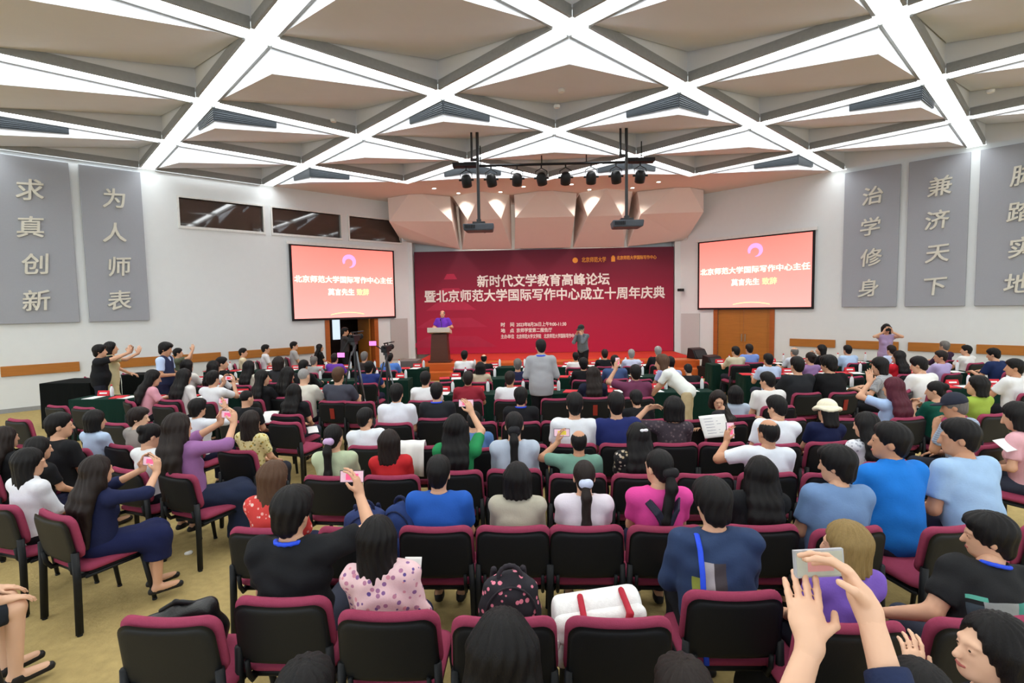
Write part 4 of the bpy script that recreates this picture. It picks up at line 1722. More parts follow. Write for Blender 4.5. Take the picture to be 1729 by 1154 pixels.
def phone(c, nrm, long_ax, label, scr=(236, 90, 130), body=(40, 40, 44), sz=(.15, .074), bg=(206, 172, 186)):
    """A phone at c; nrm: towards its viewer; long_ax: along its long side."""
    k = sz
    if k not in PHONE:
        a, b = sz[0] / 2, sz[1] / 2
        PHONE[k] = (MB().box(-a, a, -b, b, -.0045, .0045).mesh('phone'), MB().box(-a + .004, a - .004, -b + .004, b - .004, .0046, .0056).mesh('screen'),
                    MB().box(-a * .5, a * .55, -b * .55, b * .45, .0057, .0062).mesh('screen_picture'), MB().box(-a + .008, -a + .035, b - .035, b - .008, -.007, -.0045).mesh('camera_bump'))
    n = unit(np.asarray(nrm, float))
    x = unit(np.asarray(long_ax, float) - n * (np.asarray(long_ax, float) @ n))
    y = np.cross(n, x)
    me = PHONE[k]
    o = link('phone', me[0], mat(body, .35, 'plastic', bump=0, spec=.5))
    o.matrix_world = Matrix(((x[0], y[0], n[0], c[0]), (x[1], y[1], n[1], c[1]), (x[2], y[2], n[2], c[2]), (0, 0, 0, 1)))
    tag(o, label, 'phone', 'phones held up')
    link('screen', me[1], mat(bg, .3, 'lit', emit=.55, bump=0), o)
    link('screen_picture', me[2], mat(scr, .3, 'lit', emit=.7, bump=0), o)
    link('camera_bump', me[3], M_BLACK, o)
    return o


def person(who, u, v, Y, hair='S', hc='k', top='white', pat=None, bcol=None, cu=None, yaw=None, st=0, seat=True, phone_=None, z0=0., chair_yaw=None, skn=0, s_fix=None, xyz=None, chair_dy=0., **p):
    """Seats (or stands) a figure so that the crown of its head is at photo point (u, v) at depth Y."""
    _seed[0] += 1
    h = at_y(u, v, Y) if xyz is None else V(*xyz)
    if yaw is None:
        yaw = 14 if h[0] < -2.7 else (-10 if h[0] > 3.2 else 0)
    mats = tr_mats(p, top, pat, hc, bcol, skn)
    cl = p.get('res')
    if cl is None:
        p['res'] = (.011, .0062) if Y < 3.2 else (.014, .0085) if Y < 5 else (.018, .0105) if Y < 7.5 else (.024, .013)
    p.setdefault('seed', _seed[0] if Y < 5.2 else _seed[0] % 4)
    if st:
        p['stand'] = 1
    cx = None
    if cu is not None:
        cx = col_at(cu, Y - .22, .86)[0]
        dx = (h[0] - cx) * math.cos(math.radians(yaw))
        p['side'] = round(max(-12, min(12, math.degrees(math.atan(dx * .55 / .65)))), 0) + p.get('side', 0)
    K = skeleton(p)
    top_l = K['H'](0, -.01, .118 + (.035 if hair in 'CH' else .016))
    if st:
        s = (h[2] - z0) / top_l[2]
    else:
        s = (h[2] - .46) / (top_l[2] - .46)
    s = s_fix or max(.86, min(1.14, s))
    rz = -math.radians(yaw)
    c, n = math.cos(rz), math.sin(rz)
    hx, hy = K['hc'][0] * s, K['hc'][1] * s
    x, y = h[0] - (hx * c - hy * n), h[1] - (hx * n + hy * c)
    z = z0 if st else .46 * (1 - s)
    p['hair'] = hair
    o, K = build_person(p, (x, y, z), rz, s, who, mats)
    if seat and not st:
        cyw = yaw if chair_yaw is None else chair_yaw
        qx = cx if cx is not None else x
        a = -math.radians(cyw)
        d = .07 + chair_dy
        chair(qx - d * math.sin(a), y + d * math.cos(a), cyw, ' '.join(('maroon and black chair seating the ' + who).split()[:16]))
    W = lambda q: np.array([x + s * (q[0] * c - q[1] * n), y + s * (q[0] * n + q[1] * c), z + s * q[2]])
    Rw = lambda q: np.array([q[0] * c - q[1] * n, q[0] * n + q[1] * c, q[2]])
    PEOPLE.append((who, x, y, s))
    if phone_:
        mode, lab = phone_[0], phone_[1]
        kw = phone_[2] if len(phone_) > 2 else {}
        if mode == '2':
            g = (K['gripL'] + K['gripR']) / 2
            phone(W(g) + V(0, 0, .0), Rw(V(0, -1, .15)), Rw(V(1, 0, 0)), lab, **kw)
        else:
            sh, el, w, hd, pn, curl, sx = K['arm' + mode[0]]
            g = w + hd * .105 + pn * .035
            ax = Rw(V(0, 0, 1)) if 'v' in mode else Rw(V(1, 0, 0))
            phone(W(g), Rw(V(0, -1, .15)), ax, lab, **kw)
    return o, K, W


F = dict(female=1, bulk=.93)
r0, r1, r2, r3, r4, r5, r6, r7, r8 = 1.45, 2.62, 3.55, 4.6, 5.58, 6.65, 8.2, 10.2, 12.15

# --- nearest rows
person('person with glossy black hair sitting at the bottom centre', 848, 1030, 1.62, 'L', 'k', 'black', **F, res=(.012, .0055))
person('person whose dark crown shows at the bottom edge below the black T-shirt', 512, 1120, 1.5, 'M', 'k', 'dgrey', res=(.012, .006))
person('person whose dark crown shows at the bottom edge below the navy T-shirt', 1155, 1120, 1.5, 'M', 'd', 'navy', res=(.012, .006))
person('person whose grey-black crown shows at the bottom edge beside raised arms', 1558, 1124, 1.5, 'S', 'k', 'lav', res=(.012, .006))
person('dark-haired person in the bottom right corner, profile turned left', 1676, 1038, 1.72, 'B', 'k', 'black', yaw=-25, head=(-62, -6, 0), face=1, armL=(V(-.12, .20, .98), V(.2, .1, 1), V(.5, .6, 0), .9), **F, skn=2, res=(.011, .0055))
person('person in plain black T-shirt raising a phone, back view', 492, 822, 2.72, 'M', 'k', 'black', cu=476, bulk=1.08, lanyard=1, head=(8, 4, 3), loose=.012, armR=(V(.22, .40, 1.13), V(-.12, .1, 1), V(-.9, .3, 0), .8, V(1, -.2, -.55)), phone_=('R', 'phone filming the stage, held up by the person in black T-shirt'))
person('person with straight black hair in pink floral blouse', 637, 872, 2.6, 'V', 'k', (232, 196, 200), pat=('floral', (52, 56, 140, 226, 150, 160)), cu=655, sleeve='e', loose=.016, armR='rest', lanyard=1, head=(4, 8, 0), **F)
nv_o, nv_K, nv_W = person('person in navy T-shirt with blue lanyard strap, leaning forward', 1203, 808, 2.85, 'M', 'k', (44, 62, 96), pat=('patch', ((-.10, -.05, .62, .92, (176, 170, 174)), (-.05, .01, .60, .92, (72, 66, 70)), (-.15, -.11, .74, .84, (150, 160, 70)))), cu=1228, bulk=1.12, lean=9, sleeve='e', loose=.014, head=(-6, 10, 0), armL='knee', armR='knee')
person('person with olive-blond bob in purple T-shirt', 1428, 880, 2.52, 'B', 'o', (124, 92, 186), cu=1436, head=(-38, 6, 0), face=1, twist=-8, scoop=1, **F)
person('person with big black hair in printed black T-shirt, turned left', 1672, 866, 2.62, 'M', 'k', (26, 27, 29), pat=('patch', ((-.06, .14, .66, .89, (150, 156, 154)), (-.12, -.06, .70, .87, (62, 74, 82)), (-.12, -.04, .89, .91, (90, 170, 150)), (.10, .15, .80, .89, (70, 140, 128)))), cu=1634, yaw=-2, bulk=1.24, lean=10, lanyard=1, head=(-56, 4, 0), armL=(V(-.44, .16, .70), V(-.5, .8, -.1), V(0, 0, -1), .4), face=1, loose=.014)

# --- second row
person('person with long brown hair in red off-shoulder top', 462, 778, r2, 'V', 'b', (206, 66, 62), pat=('floral', (238, 226, 216, 226, 120, 110)), cu=448, scoop=1, head=(20, 8, 4), sleeve='e', loose=.02, female=1, bulk=1.04)
person('person in plain royal blue T-shirt, back view', 740, 770, r2, 'S', 'k', (40, 92, 182), cu=735, bulk=1.1, loose=.012)
person('person with black bob in loose beige blouse', 873, 780, r2, 'B', 'k', (186, 180, 162), cu=866, loose=.02, sleeve='e', **F)
person('person with long brown ponytail in white T-shirt', 986, 776, r2, 'P', 'd', (230, 222, 232), cu=990, loose=.01, **F)
person('person in bright pink T-shirt with crossed dark straps', 1112, 757, r2, 'P', 'k', (226, 76, 158), cu=1124, loose=.014, head=(-26, 4, 0), straps=1, tie=(30, 28, 30), **F)
person('person with very long black hair in black top and white skirt', 1283, 770, r2, 'X', 'k', 'black', cu=1285, sleeve='l', bottom='long', bcol=(222, 226, 232), loose=.02, **F)
person('person in dusty blue T-shirt turned left, dark mop of hair', 1414, 752, r2, 'M', 'k', (112, 142, 184), cu=1418, yaw=-8, bulk=1.12, loose=.012, head=(-30, 6, 0), lean=6)
person('person in bright azure polo shirt, head turned left', 1505, 713, 3.85, 'S', 'k', (32, 122, 214), cu=1530, yaw=-12, bulk=1.1, loose=.01, head=(-42, -2, 0), lean=7, collar=1, face=1, skn=1, chair_dy=-.27)
person('person in pale blue T-shirt hunched forward at the right', 1622, 707, 4.0, 'S', 'k', (160, 192, 226), cu=1650, yaw=-14, bulk=1.12, loose=.014, head=(-40, 4, 0), lean=14, skn=1, chair_dy=-.3)
person('person with shoulder-length black hair in white shirt at the left edge', 48, 757, 4.0, 'V', 'k', (228, 230, 236), yaw=16, sleeve='e', loose=.016, head=(26, 10, 0), collar=1, **F)
person('person in navy dress with long wavy brown hair raising a phone', 163, 769, 3.78, 'X', 'd', (30, 36, 70), yaw=14, cu=104, chair_yaw=24, sleeve='e', loose=.012, bottom='skirt', bcol=(30, 36, 74), legs=34, armL=(V(.09, .38, 1.08), V(.05, .2, 1), V(1, 0, 0), .8, V(-1, .2, -.7)), armR=(V(.30, .34, 1.08), V(-.05, .2, 1), V(-1, 0, 0), .8, V(1, -.3, -.5)), head=(6, 2, 0), phone_=('2', 'phone held up in both hands by the person in navy dress'), **F)

# --- third row
person('person with long hair tied low in pale sage dress', 563, 715, r3, 'P', 'k', (186, 200, 166), cu=560, yaw=4, loose=.012, sleeve='e', bottom='long', bcol=(190, 206, 168), tie=(200, 170, 210), **F)
person('person with long dark hair in plain red T-shirt', 657, 725, r3, 'V', 'd', (196, 44, 48), cu=660, **F)
person('person in green T-shirt with waist-long straight black hair, phone raised', 770, 699, 4.72, 'X', 'k', (42, 140, 84), cu=768, head=(4, -4, 0), armR=(V(.10, .38, 1.24), V(-.35, .1, 1), V(-.6, .7, 0), .7, V(1, -.1, -.5)), phone_=('R', 'phone with red picture held up by the person in green T-shirt'), **F)
person('person with black ponytail in pale grey-blue long-sleeved top', 868, 694, 4.75, 'P', 'k', (184, 196, 212), cu=868, sleeve='l', loose=.016, tie=(30, 30, 34), **F)
person('balding person in sage green T-shirt filming with a phone', 977, 725, r3, 'R', 'k', (112, 154, 138), cu=976, bulk=1.1, skn=1, armL=(V(-.19, .30, 1.10), V(.1, .1, 1), V(.9, .3, 0), .8, V(-1, -.2, -.6)), phone_=('L', 'phone held up by the balding person in sage green', dict(scr=(190, 170, 60))))
person('person with white scrunchie in black flowered blouse', 1076, 714, r3, 'L', 'k', (34, 34, 36), pat=('floral', (190, 170, 120, 200, 190, 180)), cu=1082, head=(-18, 6, 0), tie=(232, 232, 236), bow=(((.01, -.115, .07), .034),), **F)
person('balding person in white T-shirt holding up a phone', 1297, 706, r3, 'R', 'k', (230, 236, 244), cu=1297, bulk=1.12, head=(-16, 2, 0), skn=1, armL=(V(-.23, .30, 1.02), V(.05, .05, 1), V(.9, .3, 0), .8, V(-1, -.2, -.6)), phone_=('Lv', 'phone upright in the hand of the balding person in white T-shirt'))
person('person with long black hair in white patterned dress', 1462, 696, 4.9, 'X', 'k', (226, 228, 234), pat=('floral', (120, 124, 136, 190, 194, 204)), yaw=-12, head=(-18, 8, 0), **F)
person('dark-haired person at the left edge in black', 8, 720, 4.85, 'L', 'd', 'black', yaw=16, **F)
person('person with two pink bows in black hair', 64, 738, 4.55, 'L', 'k', 'black', yaw=16, head=(14, 6, 0), seat=False, tie=(236, 120, 160), bow=(((-.10, -.085, .01), .036), ((.10, -.085, .01), .036)), **F)
person('person in plain black T-shirt with short hair, profile to the stage', 98, 697, 5.0, 'S', 'k', 'black', yaw=18, bulk=1.12, head=(28, 2, 0), face=1)
person('person in white blouse with bowed black-haired head', 254, 716, 4.85, 'U', 'k', (228, 230, 232), yaw=18, head=(14, 22, 4), sleeve='e', tie=(40, 36, 36), **F)
person('person with long brown hair in mauve shirt and dark blue skirt', 300, 697, 4.72, 'X', 'd', (150, 104, 156), yaw=14, cu=314, chair_yaw=22, legs=38, sleeve='e', loose=.014, bottom='long', bcol=(36, 44, 66), head=(4, 0, 0), armL=(V(.03, .36, 1.14), V(.05, .2, 1), V(1, 0, 0), .8, V(-1, 0, -.6)), armR=(V(.20, .34, 1.14), V(-.05, .2, 1), V(-1, 0, 0), .8, V(1, -.2, -.6)), phone_=('2', 'phone with pink picture held up by the person in mauve shirt'), **F)

# --- fourth row
person('person with shoulder-length hair in light blue T-shirt, left block', 160, 692, 5.6, 'B', 'k', (184, 206, 234), yaw=18, head=(8, 6, 0), **F)
person('child-like person in grey T-shirt, face in profile', 233, 688, 5.7, 'M', 'd', (160, 154, 148), yaw=22, head=(50, 4, 0), face=1, skn=2)
person('person with dark bob in yellow flowered blouse', 424, 693, 5.45, 'V', 'd', (224, 214, 158), pat=('floral', (196, 160, 50, 120, 130, 90)), yaw=16, **F)
person('person in white T-shirt looking right, near the tripod', 616, 689, r4, 'S', 'k', (228, 234, 242), cu=625, bulk=1.02, head=(24, 2, 0))
person('person in denim blue shirt partly hidden by a raised arm', 800, 712, r4, 'S', 'k', 'denim', cu=800, bulk=1.05, head=(0, 24, 0), lean=16)
person('person in plain white T-shirt with cropped black hair, centre', 970, 663, r4, 'S', 'k', (232, 236, 242), cu=968, bulk=1.08)
person('person in navy T-shirt with cropped hair, centre', 1040, 662, r4, 'S', 'k', (36, 46, 104), cu=1052, bulk=1.1)
person('person in dark patterned blouse with a hand in black bobbed hair', 1136, 669, r4, 'B', 'k', (62, 54, 62), pat=('floral', (110, 96, 100, 70, 60, 66)), cu=1138, armL='hair', scoop=1, head=(-10, 6, 6), **F)
person('person in white T-shirt with black hair bending to the left', 1312, 668, r4, 'S', 'k', (232, 238, 246), cu=1306, bulk=1.1, head=(-24, 14, 0), lean=8, armR='clasp')
person('person in cream bucket hat and navy top', 1396, 672, r4, 'H', 'k', (26, 34, 70), cu=1396, yaw=-6, bulk=1.0, hatlong=1, head=(-4, 8, 4), female=1)
person('person in dark flat cap and pale plaid shirt', 1612, 662, 5.5, 'C', 'g', (172, 186, 206), pat=('plaid', (120, 132, 158)), yaw=-22, hatcol=(40, 44, 58), bulk=1.06, head=(-28, 14, 0), lean=12, armL='clasp', skn=1)
person('person with black hair reading a paper at the right edge', 1717, 680, 5.0, 'B', 'k', (222, 170, 178), yaw=-30, head=(-20, 20, 0), lean=8, armL='rest', **F)

# --- fifth row
person('person in white long-sleeved blouse photographing with a phone', 333, 673, 6.2, 'M', 'k', (222, 226, 234), yaw=14, sleeve='l', loose=.014, armR=(V(.26, .22, 1.14), V(-.1, .1, 1), V(-.9, .3, 0), .8, V(1, -.2, -.4)), phone_=('R', 'phone in the raised hand of the person in white blouse'), **F)
person('person in white polo shirt with lilac collar, centre left', 669, 648, r5, 'S', 'k', (226, 230, 240), cu=664, bulk=1.12, collar=1)
person('person in black T-shirt with pale back print', 737, 646, 6.9, 'S', 'k', (34, 37, 42), pat=('patch', ((-.13, .13, .83, .845, (110, 124, 120)), (-.13, .13, .80, .815, (110, 124, 120)), (-.13, .10, .77, .785, (110, 124, 120)), (-.07, .09, .74, .755, (110, 124, 120)))), cu=735, bulk=1.12, lanyard=1)
person('person in black T-shirt with blue lanyard, centre', 879, 654, r5, 'M', 'k', 'black', cu=880, bulk=1.05, lanyard=1, head=(0, 10, 0))
person('person in black hooded top bowed forward, centre', 1074, 660, 6.8, 'M', 'k', 'black', cu=1090, bulk=1.08, head=(0, 24, 0), lean=12, sleeve='l')
rd_o, rd_K, rd_W = person('person with long black hair turned round, reading a paper', 1213, 660, 6.5, 'X', 'd', (40, 38, 42), yaw=0, head=(-120, 20, 0), twist=-50, face=1, armL=(V(-.30, -.02, .78), V(-.6, -.6, .2), V(0, 0, -1), .5), armR=(V(.20, .26, .85), V(-.9, -.2, .2), V(0, 0, -1), .5), **F)
person('person in pale blue-grey T-shirt with black hair', 1241, 651, 6.9, 'B', 'k', (176, 190, 206), cu=1246, **F)
person('person in plain white T-shirt leaning to the right, behind the bucket hat', 1296, 628, 7.5, 'S', 'k', (228, 228, 226), bulk=1.1, yaw=-6, head=(-26, 6, 0), lean=8)
person('person with long wine-red hair in light blue top', 1508, 637, r5, 'X', 'r', (170, 196, 236), yaw=-12, armL='up', head=(-14, 4, 0), **F)
person('person in dark green off-shoulder top with hands raised', 1580, 643, r5, 'U', 'k', (20, 86, 70), yaw=-18, scoop=1, armL='clasp', armR='clasp', head=(-24, 10, 0), tie=(40, 36, 36), **F)
person('person in lime green T-shirt', 1650, 634, 6.8, 'B', 'k', (158, 182, 74), yaw=-14, head=(-42, 2, 0), **F)
person('person in black top with long black hair, left of the tripod', 497, 648, 7.25, 'X', 'k', 'black', yaw=8, **F)
person('person in black T-shirt with cropped hair and bare nape', 416, 658, 6.9, 'N', 'k', 'black', yaw=10, bulk=1.06, head=(14, 8, 0))

# --- rear table row
T = dict(armL='table', armR='table')
person('person in pink blouse leaning over the table at the left', 258, 625, 8.55, 'L', 'k', (222, 160, 176), yaw=38, head=(20, 16, 0), lean=14, **T, **F)
person('person with long black hair in white top, left block', 311, 623, 8.6, 'L', 'k', (232, 230, 228), yaw=14, lean=8, head=(10, 12, 0), armL='rest', armR='rest', **F)
person('person in white T-shirt framing a shot with a red-cased phone', 359, 626, 8.3, 'S', 'k', (226, 228, 232), yaw=12, armL='ph2', armR='ph2', phone_=('2', 'red-screened phone held by the person in white T-shirt', dict(scr=(210, 30, 60))))
person('person with long black hair in black shirt facing right', 443, 625, 8.5, 'L', 'k', 'black', yaw=22, head=(40, 4, 0), sleeve='l', **T, **F)
person('person in black suit holding a white sheet', 486, 620, 8.7, 'L', 'k', 'black', yaw=18, head=(10, 14, 0), sleeve='l', **T, **F)
person('bald person in off-white shirt', 513, 621, 8.3, 'N', 'w', (220, 218, 206), yaw=12, bulk=1.12, skn=2, **T)
person('person in charcoal waistcoat sitting by the tripod', 571, 620, 8.25, 'S', 'b', (70, 72, 84), yaw=6, bulk=1.08, **T)
person('person in white shirt with glossy black hair, rear table row', 718, 627, 8.2, 'S', 'k', (232, 234, 236), bulk=1.08, **T)
person('person in maroon red shirt at the rear table row', 790, 627, 8.2, 'S', 'd', (146, 42, 56), bulk=1.1, collar=1, skn=1, **T)
person('person in white T-shirt with short brown hair, rear table row', 861, 627, 8.2, 'S', 'd', (234, 236, 240), bulk=1.05, skn=1, head=(14, 4, 0), **T)
person('person with long dark ponytail in navy top', 1001, 619, 8.3, 'L', 'd', (34, 38, 58), head=(-14, 6, 0), **T, **F)
person('person in plum shirt raising a slim phone', 1073, 616, 8.25, 'S', 'k', (110, 56, 84), bulk=1.08, collar=1, armL=(V(-.26, .24, 1.22), V(0, .1, 1), V(.8, .5, 0), .8), armR='table', phone_=('Lv', 'slim phone in the raised hand of the person in plum shirt'))
person('person in grey plaid shirt bending sideways, right block', 1485, 604, 8.6, 'B', 'k', (176, 178, 182), pat=('plaid', (120, 122, 128)), yaw=-40, head=(-30, 20, 0), lean=14, **T, **F)
person('person in broad black T-shirt at the right tables', 1346, 602, 8.5, 'S', 'k', (36, 38, 42), yaw=-8, bulk=1.22, lean=6, **T)
person('person in black shirt with thick black hair, head bowed', 1399, 599, 8.6, 'M', 'k', (22, 22, 24), yaw=-10, bulk=1.2, lean=12, head=(-16, 10, 0), sleeve='l', **T)
person('person in white shirt writing at the right tables', 1552, 602, 8.6, 'S', 'k', (232, 232, 230), yaw=-14, bulk=1.15, lean=14, head=(-24, 14, 0), **T)
person('person in white shirt at the right edge, head turned left', 1714, 606, 8.2, 'S', 'k', (228, 230, 232), yaw=-16, bulk=1.12, head=(-38, 2, 0), skn=1, **T)

# --- middle table row
person('person in white knit top behind the long-haired listener', 316, 607, 10.2, 'B', 'k', (226, 224, 218), yaw=14, **T, **F)
person('person in black T-shirt glancing right, far left tables', 374, 603, 10.6, 'S', 'k', 'black', yaw=24, head=(40, 0, 0), **T)
person('person with black hair and white sleeves, left tables', 361, 609, 10.0, 'L', 'k', (232, 234, 236), yaw=22, sleeve='l', **T, **F)
person('person with long black hair in beige jacket', 421, 609, 10.1, 'L', 'k', (214, 210, 194), yaw=18, sleeve='l', **T, **F)
person('person with brown-grey bob in dark jacket', 471, 602, 10.4, 'B', 'd', (52, 52, 56), yaw=14, **T, **F)
person('person in black jacket with bowed head, left tables', 512, 608, 10.2, 'S', 'k', 'black', yaw=12, sleeve='l', head=(0, 14, 0), **T)
person('person in navy polo shirt left of the aisle', 623, 610, 10.15, 'M', 'k', (44, 58, 120), yaw=4, bulk=1.08, **T)
person('person in beige blouse, middle table row', 811, 611, 10.1, 'B', 'k', (198, 186, 160), **T, **F)
person('grey-haired person in dark navy top, middle table row', 874, 606, 10.2, 'S', 'g', (36, 40, 72), **T)
person('person in black top behind the standing photographer', 985, 604, 10.2, 'M', 'k', 'black', sleeve='l', **T)
person('person in steel blue shirt, middle table row', 1038, 600, 10.3, 'S', 'k', (70, 92, 136), bulk=1.05, **T)
person('person in lilac-blue shirt leaning right', 1131, 602, 10.2, 'M', 'k', (182, 190, 228), side=6, lean=12, **T)
person('dark-haired person with a bare arm on the table', 1162, 618, 9.9, 'S', 'k', 'black', lean=24, head=(0, 24, 0), **T)
person('person in pale blue shirt leaning on the table, right block', 1297, 597, 10.3, 'S', 'k', (186, 202, 232), yaw=-8, bulk=1.1, lean=12, skn=1, **T)
person('person with short curly hair in violet top', 1368, 594, 10.4, 'U', 'd', (150, 120, 168), yaw=-14, tie=(50, 40, 38), **T, **F)
person('person with long black hair in red top', 1517, 592, 10.4, 'L', 'k', (200, 32, 48), yaw=-14, head=(-24, 0, 0), **T, **F)
person('person in lavender shirt looking left', 1589, 592, 10.4, 'S', 'd', (178, 164, 206), yaw=-18, bulk=1.08, head=(-44, 0, 0), face=1, skn=1, **T)
person('person in navy T-shirt at the right wall side', 1678, 588, 10.6, 'S', 'k', (30, 44, 84), yaw=-18, bulk=1.12, lean=12, head=(-16, 12, 0), **T)

# --- front table row
person('grey-haired person by the open door, front row', 530, 602, 11.9, 'S', 'g', (170, 172, 170), yaw=14, **T)
person('person in purple T-shirt, front row left', 565, 597, 12.1, 'S', 'd', (116, 70, 176), yaw=10, bulk=1.05, **T)
person('person in dark brown top, front row left', 615, 594, 12.2, 'S', 'g', (56, 48, 48), yaw=6, **T)
person('person in sky blue shirt by the aisle, front row', 658, 596, 12.15, 'S', 'k', (88, 134, 214), yaw=4, bulk=1.1, **T)
person('person in white shirt below the lectern, front row', 784, 592, 12.2, 'S', 'k', (234, 236, 236), bulk=1.15, **T)
person('person with thinning hair in black jacket, front row', 817, 598, 12.1, 'R', 'k', 'black', sleeve='l', skn=2, **T)
person('person in white shirt before the photographer, front row', 972, 596, 12.2, 'S', 'k', (234, 232, 230), bulk=1.05, **T)
person('person in black suit, front row centre', 1021, 590, 12.3, 'S', 'd', 'black', sleeve='l', **T)
person('grey-haired person in pale blue shirt, front row', 1066, 590, 12.3, 'S', 'w', (206, 216, 240), **T)
person('grey-haired person in black jacket, front row right end', 1111, 585, 12.5, 'S', 'w', (30, 30, 34), sleeve='l', bulk=1.1, **T)
person('person in beige shirt before the double door', 1242, 585, 12.3, 'S', 'k', (204, 198, 170), yaw=-6, head=(-20, 0, 0), **T)
person('person in blue shirt before the double door', 1265, 581, 12.7, 'S', 'd', (124, 152, 220), yaw=-6, bulk=1.12, **T)
person('grey-haired person in white shirt, right front tables', 1341, 586, 12.2, 'R', 'g', (206, 214, 224), yaw=-14, **T)
person('person aiming a camera to the left, right front tables', 1386, 582, 12.5, 'V', 'k', 'black', yaw=-50, head=(-20, 0, 0), sleeve='l', armL='cam', armR='cam', **F)
person('person in light blue shirt bent over the table', 1431, 583, 12.4, 'S', 'k', (180, 206, 238), yaw=-10, bulk=1.15, lean=12, **T)
person('person in pale shirt behind the red top', 1505, 583, 12.2, 'S', 'd', (196, 208, 234), yaw=-12, bulk=1.1, **T)
person('grey-haired person in plum jacket by the wall rail', 1595, 576, 12.6, 'S', 'g', (60, 40, 64), yaw=-16, sleeve='l', **T)
person('person in white shirt by the wall rail, head turned left', 1632, 583, 12.0, 'S', 'k', (234, 234, 232), yaw=-16, bulk=1.1, head=(-36, 0, 0), **T)

# --- along the left wall
person('person in cream top sitting by the left wall', 410, 588, 13.9, 'S', 'k', (226, 216, 180), yaw=60, head=(16, 0, 0), face=1, **F)
person('person in white shirt sitting by the left wall', 448, 582, 14.7, 'S', 'k', (234, 236, 240), yaw=55, face=1)
person('person in grey shirt sitting by the left wall rail', 496, 577, 15.6, 'S', 'k', (176, 176, 176), yaw=55, head=(16, 0, 0), face=1)
person('person in black top sitting beside the open door', 540, 581, 15.9, 'L', 'k', 'black', yaw=55, head=(10, 0, 0), **F)

# --- standing people
ST = dict(st=1, bulk=1.05)
person('person in black T-shirt standing with arms raised, left wall', 168, 582, 9.9, 'M', 'k', 'black', yaw=62, head=(0, 0, 0), loose=.03, armL=(V(-.08, .50, 1.50), V(.1, .2, 1), V(1, 0, 0), .8), armR=(V(.10, .50, 1.50), V(-.1, .2, 1), V(-1, 0, 0), .8), phone_=('2', 'phone held up by the person in black T-shirt at the left wall'), **ST)
person('person in cream dress standing behind the black T-shirt', 187, 577, 10.4, 'B', 'k', (226, 214, 168), yaw=55, bottom='long', bcol=(226, 214, 168), dress=1, st=1, armR=(V(.12, .46, 1.42), V(-.1, .3, 1), V(-1, 0, 0), .7), **F)
person('person in navy vest over light blue shirt, standing', 279, 578, 9.75, 'M', 'k', (188, 208, 240), yaw=78, vest=1, head=(0, 12, 0), armL='belly', armR='belly', skn=1, **ST)
person('person in olive camouflage shirt raising a camera by the wall', 300, 588, 11.6, 'S', 'k', (84, 92, 74), pat=('dots', (52, 58, 48)), yaw=60, armL=(V(-.10, .34, 1.58), V(.2, .2, 1), V(1, 0, 0), .8), armR=(V(.12, .36, 1.62), V(-.1, .1, 1), V(-1, 0, 0), .8), phone_=('2', 'small black camera raised over the vest by the wall'), **ST)
person('person in grey jacket standing among the tables, back view', 913, 573, 8.75, 'S', 'k', (166, 168, 172), sleeve='l', loose=.012, dress=1, collar=1, lanyard=1, bcol=(34, 34, 38), head=(-10, 8, 0), armL='belly', armR='belly', **ST)
person('person in white T-shirt and khaki trousers bending over the table', 1117, 622, 8.35, 'B', 'b', (232, 236, 230), yaw=-62, lean=46, head=(-10, 14, 0), bcol=(198, 180, 142), bottom='pants', st=1, armL=(V(-.12, .62, .80), V(0, 1, -.3), V(0, 0, -1), .4), armR=(V(.10, .60, .80), V(0, 1, -.3), V(0, 0, -1), .4), s_fix=.98, **F)
person('photographer in grey checked jacket and cap below the stage', 981, 548, 15.6, 'C', 'g', (96, 104, 112), pat=('plaid', (130, 138, 146)), yaw=-140, hatcol=(44, 52, 50), head=(0, 16, 0), lean=8, sleeve='l', bcol=(34, 34, 38), armL='cam', armR='cam', face=1, **ST)
person('person in lavender blouse photographing from the right wall', 1497, 547, 13.6, 'V', 'k', (172, 150, 186), yaw=-158, st=1, sleeve='n', armL=(V(-.09, .20, 1.47), V(.2, .2, 1), V(1, 0, 0), .8, V(-1, 0, -.6)), armR=(V(.09, .20, 1.47), V(-.2, .2, 1), V(-1, 0, 0), .8, V(1, 0, -.6)), bottom='long', bcol=(176, 156, 188), face=1, phone_=('2', 'black camera before the face of the person in lavender blouse', dict(body=(22, 22, 24), scr=(40, 40, 44), sz=(.15, .10))), **F)
person('person in dark jacket filming from the open door', 582, 553, 16.2, 'S', 'k', (52, 50, 52), yaw=60, head=(10, 0, 0), sleeve='l', armL='cam', armR='cam', face=1, bcol='black', skn=1, **ST)
sp_o, sp_K, sp_W = person('person in purple polo shirt speaking at the lectern', 747, 524, 17.45, 'R', 'g', (112, 58, 190), yaw=178, z0=SZ, collar=1, face=1, armL=(V(-.24, .26, 1.12), V(.3, 1, 0), V(0, 0, -1), .3), armR=(V(.24, .26, 1.12), V(-.3, 1, 0), V(0, 0, -1), .3), bcol='dgrey', head=(0, 6, 0), st=1, bulk=1.2, res=(.016, .009))
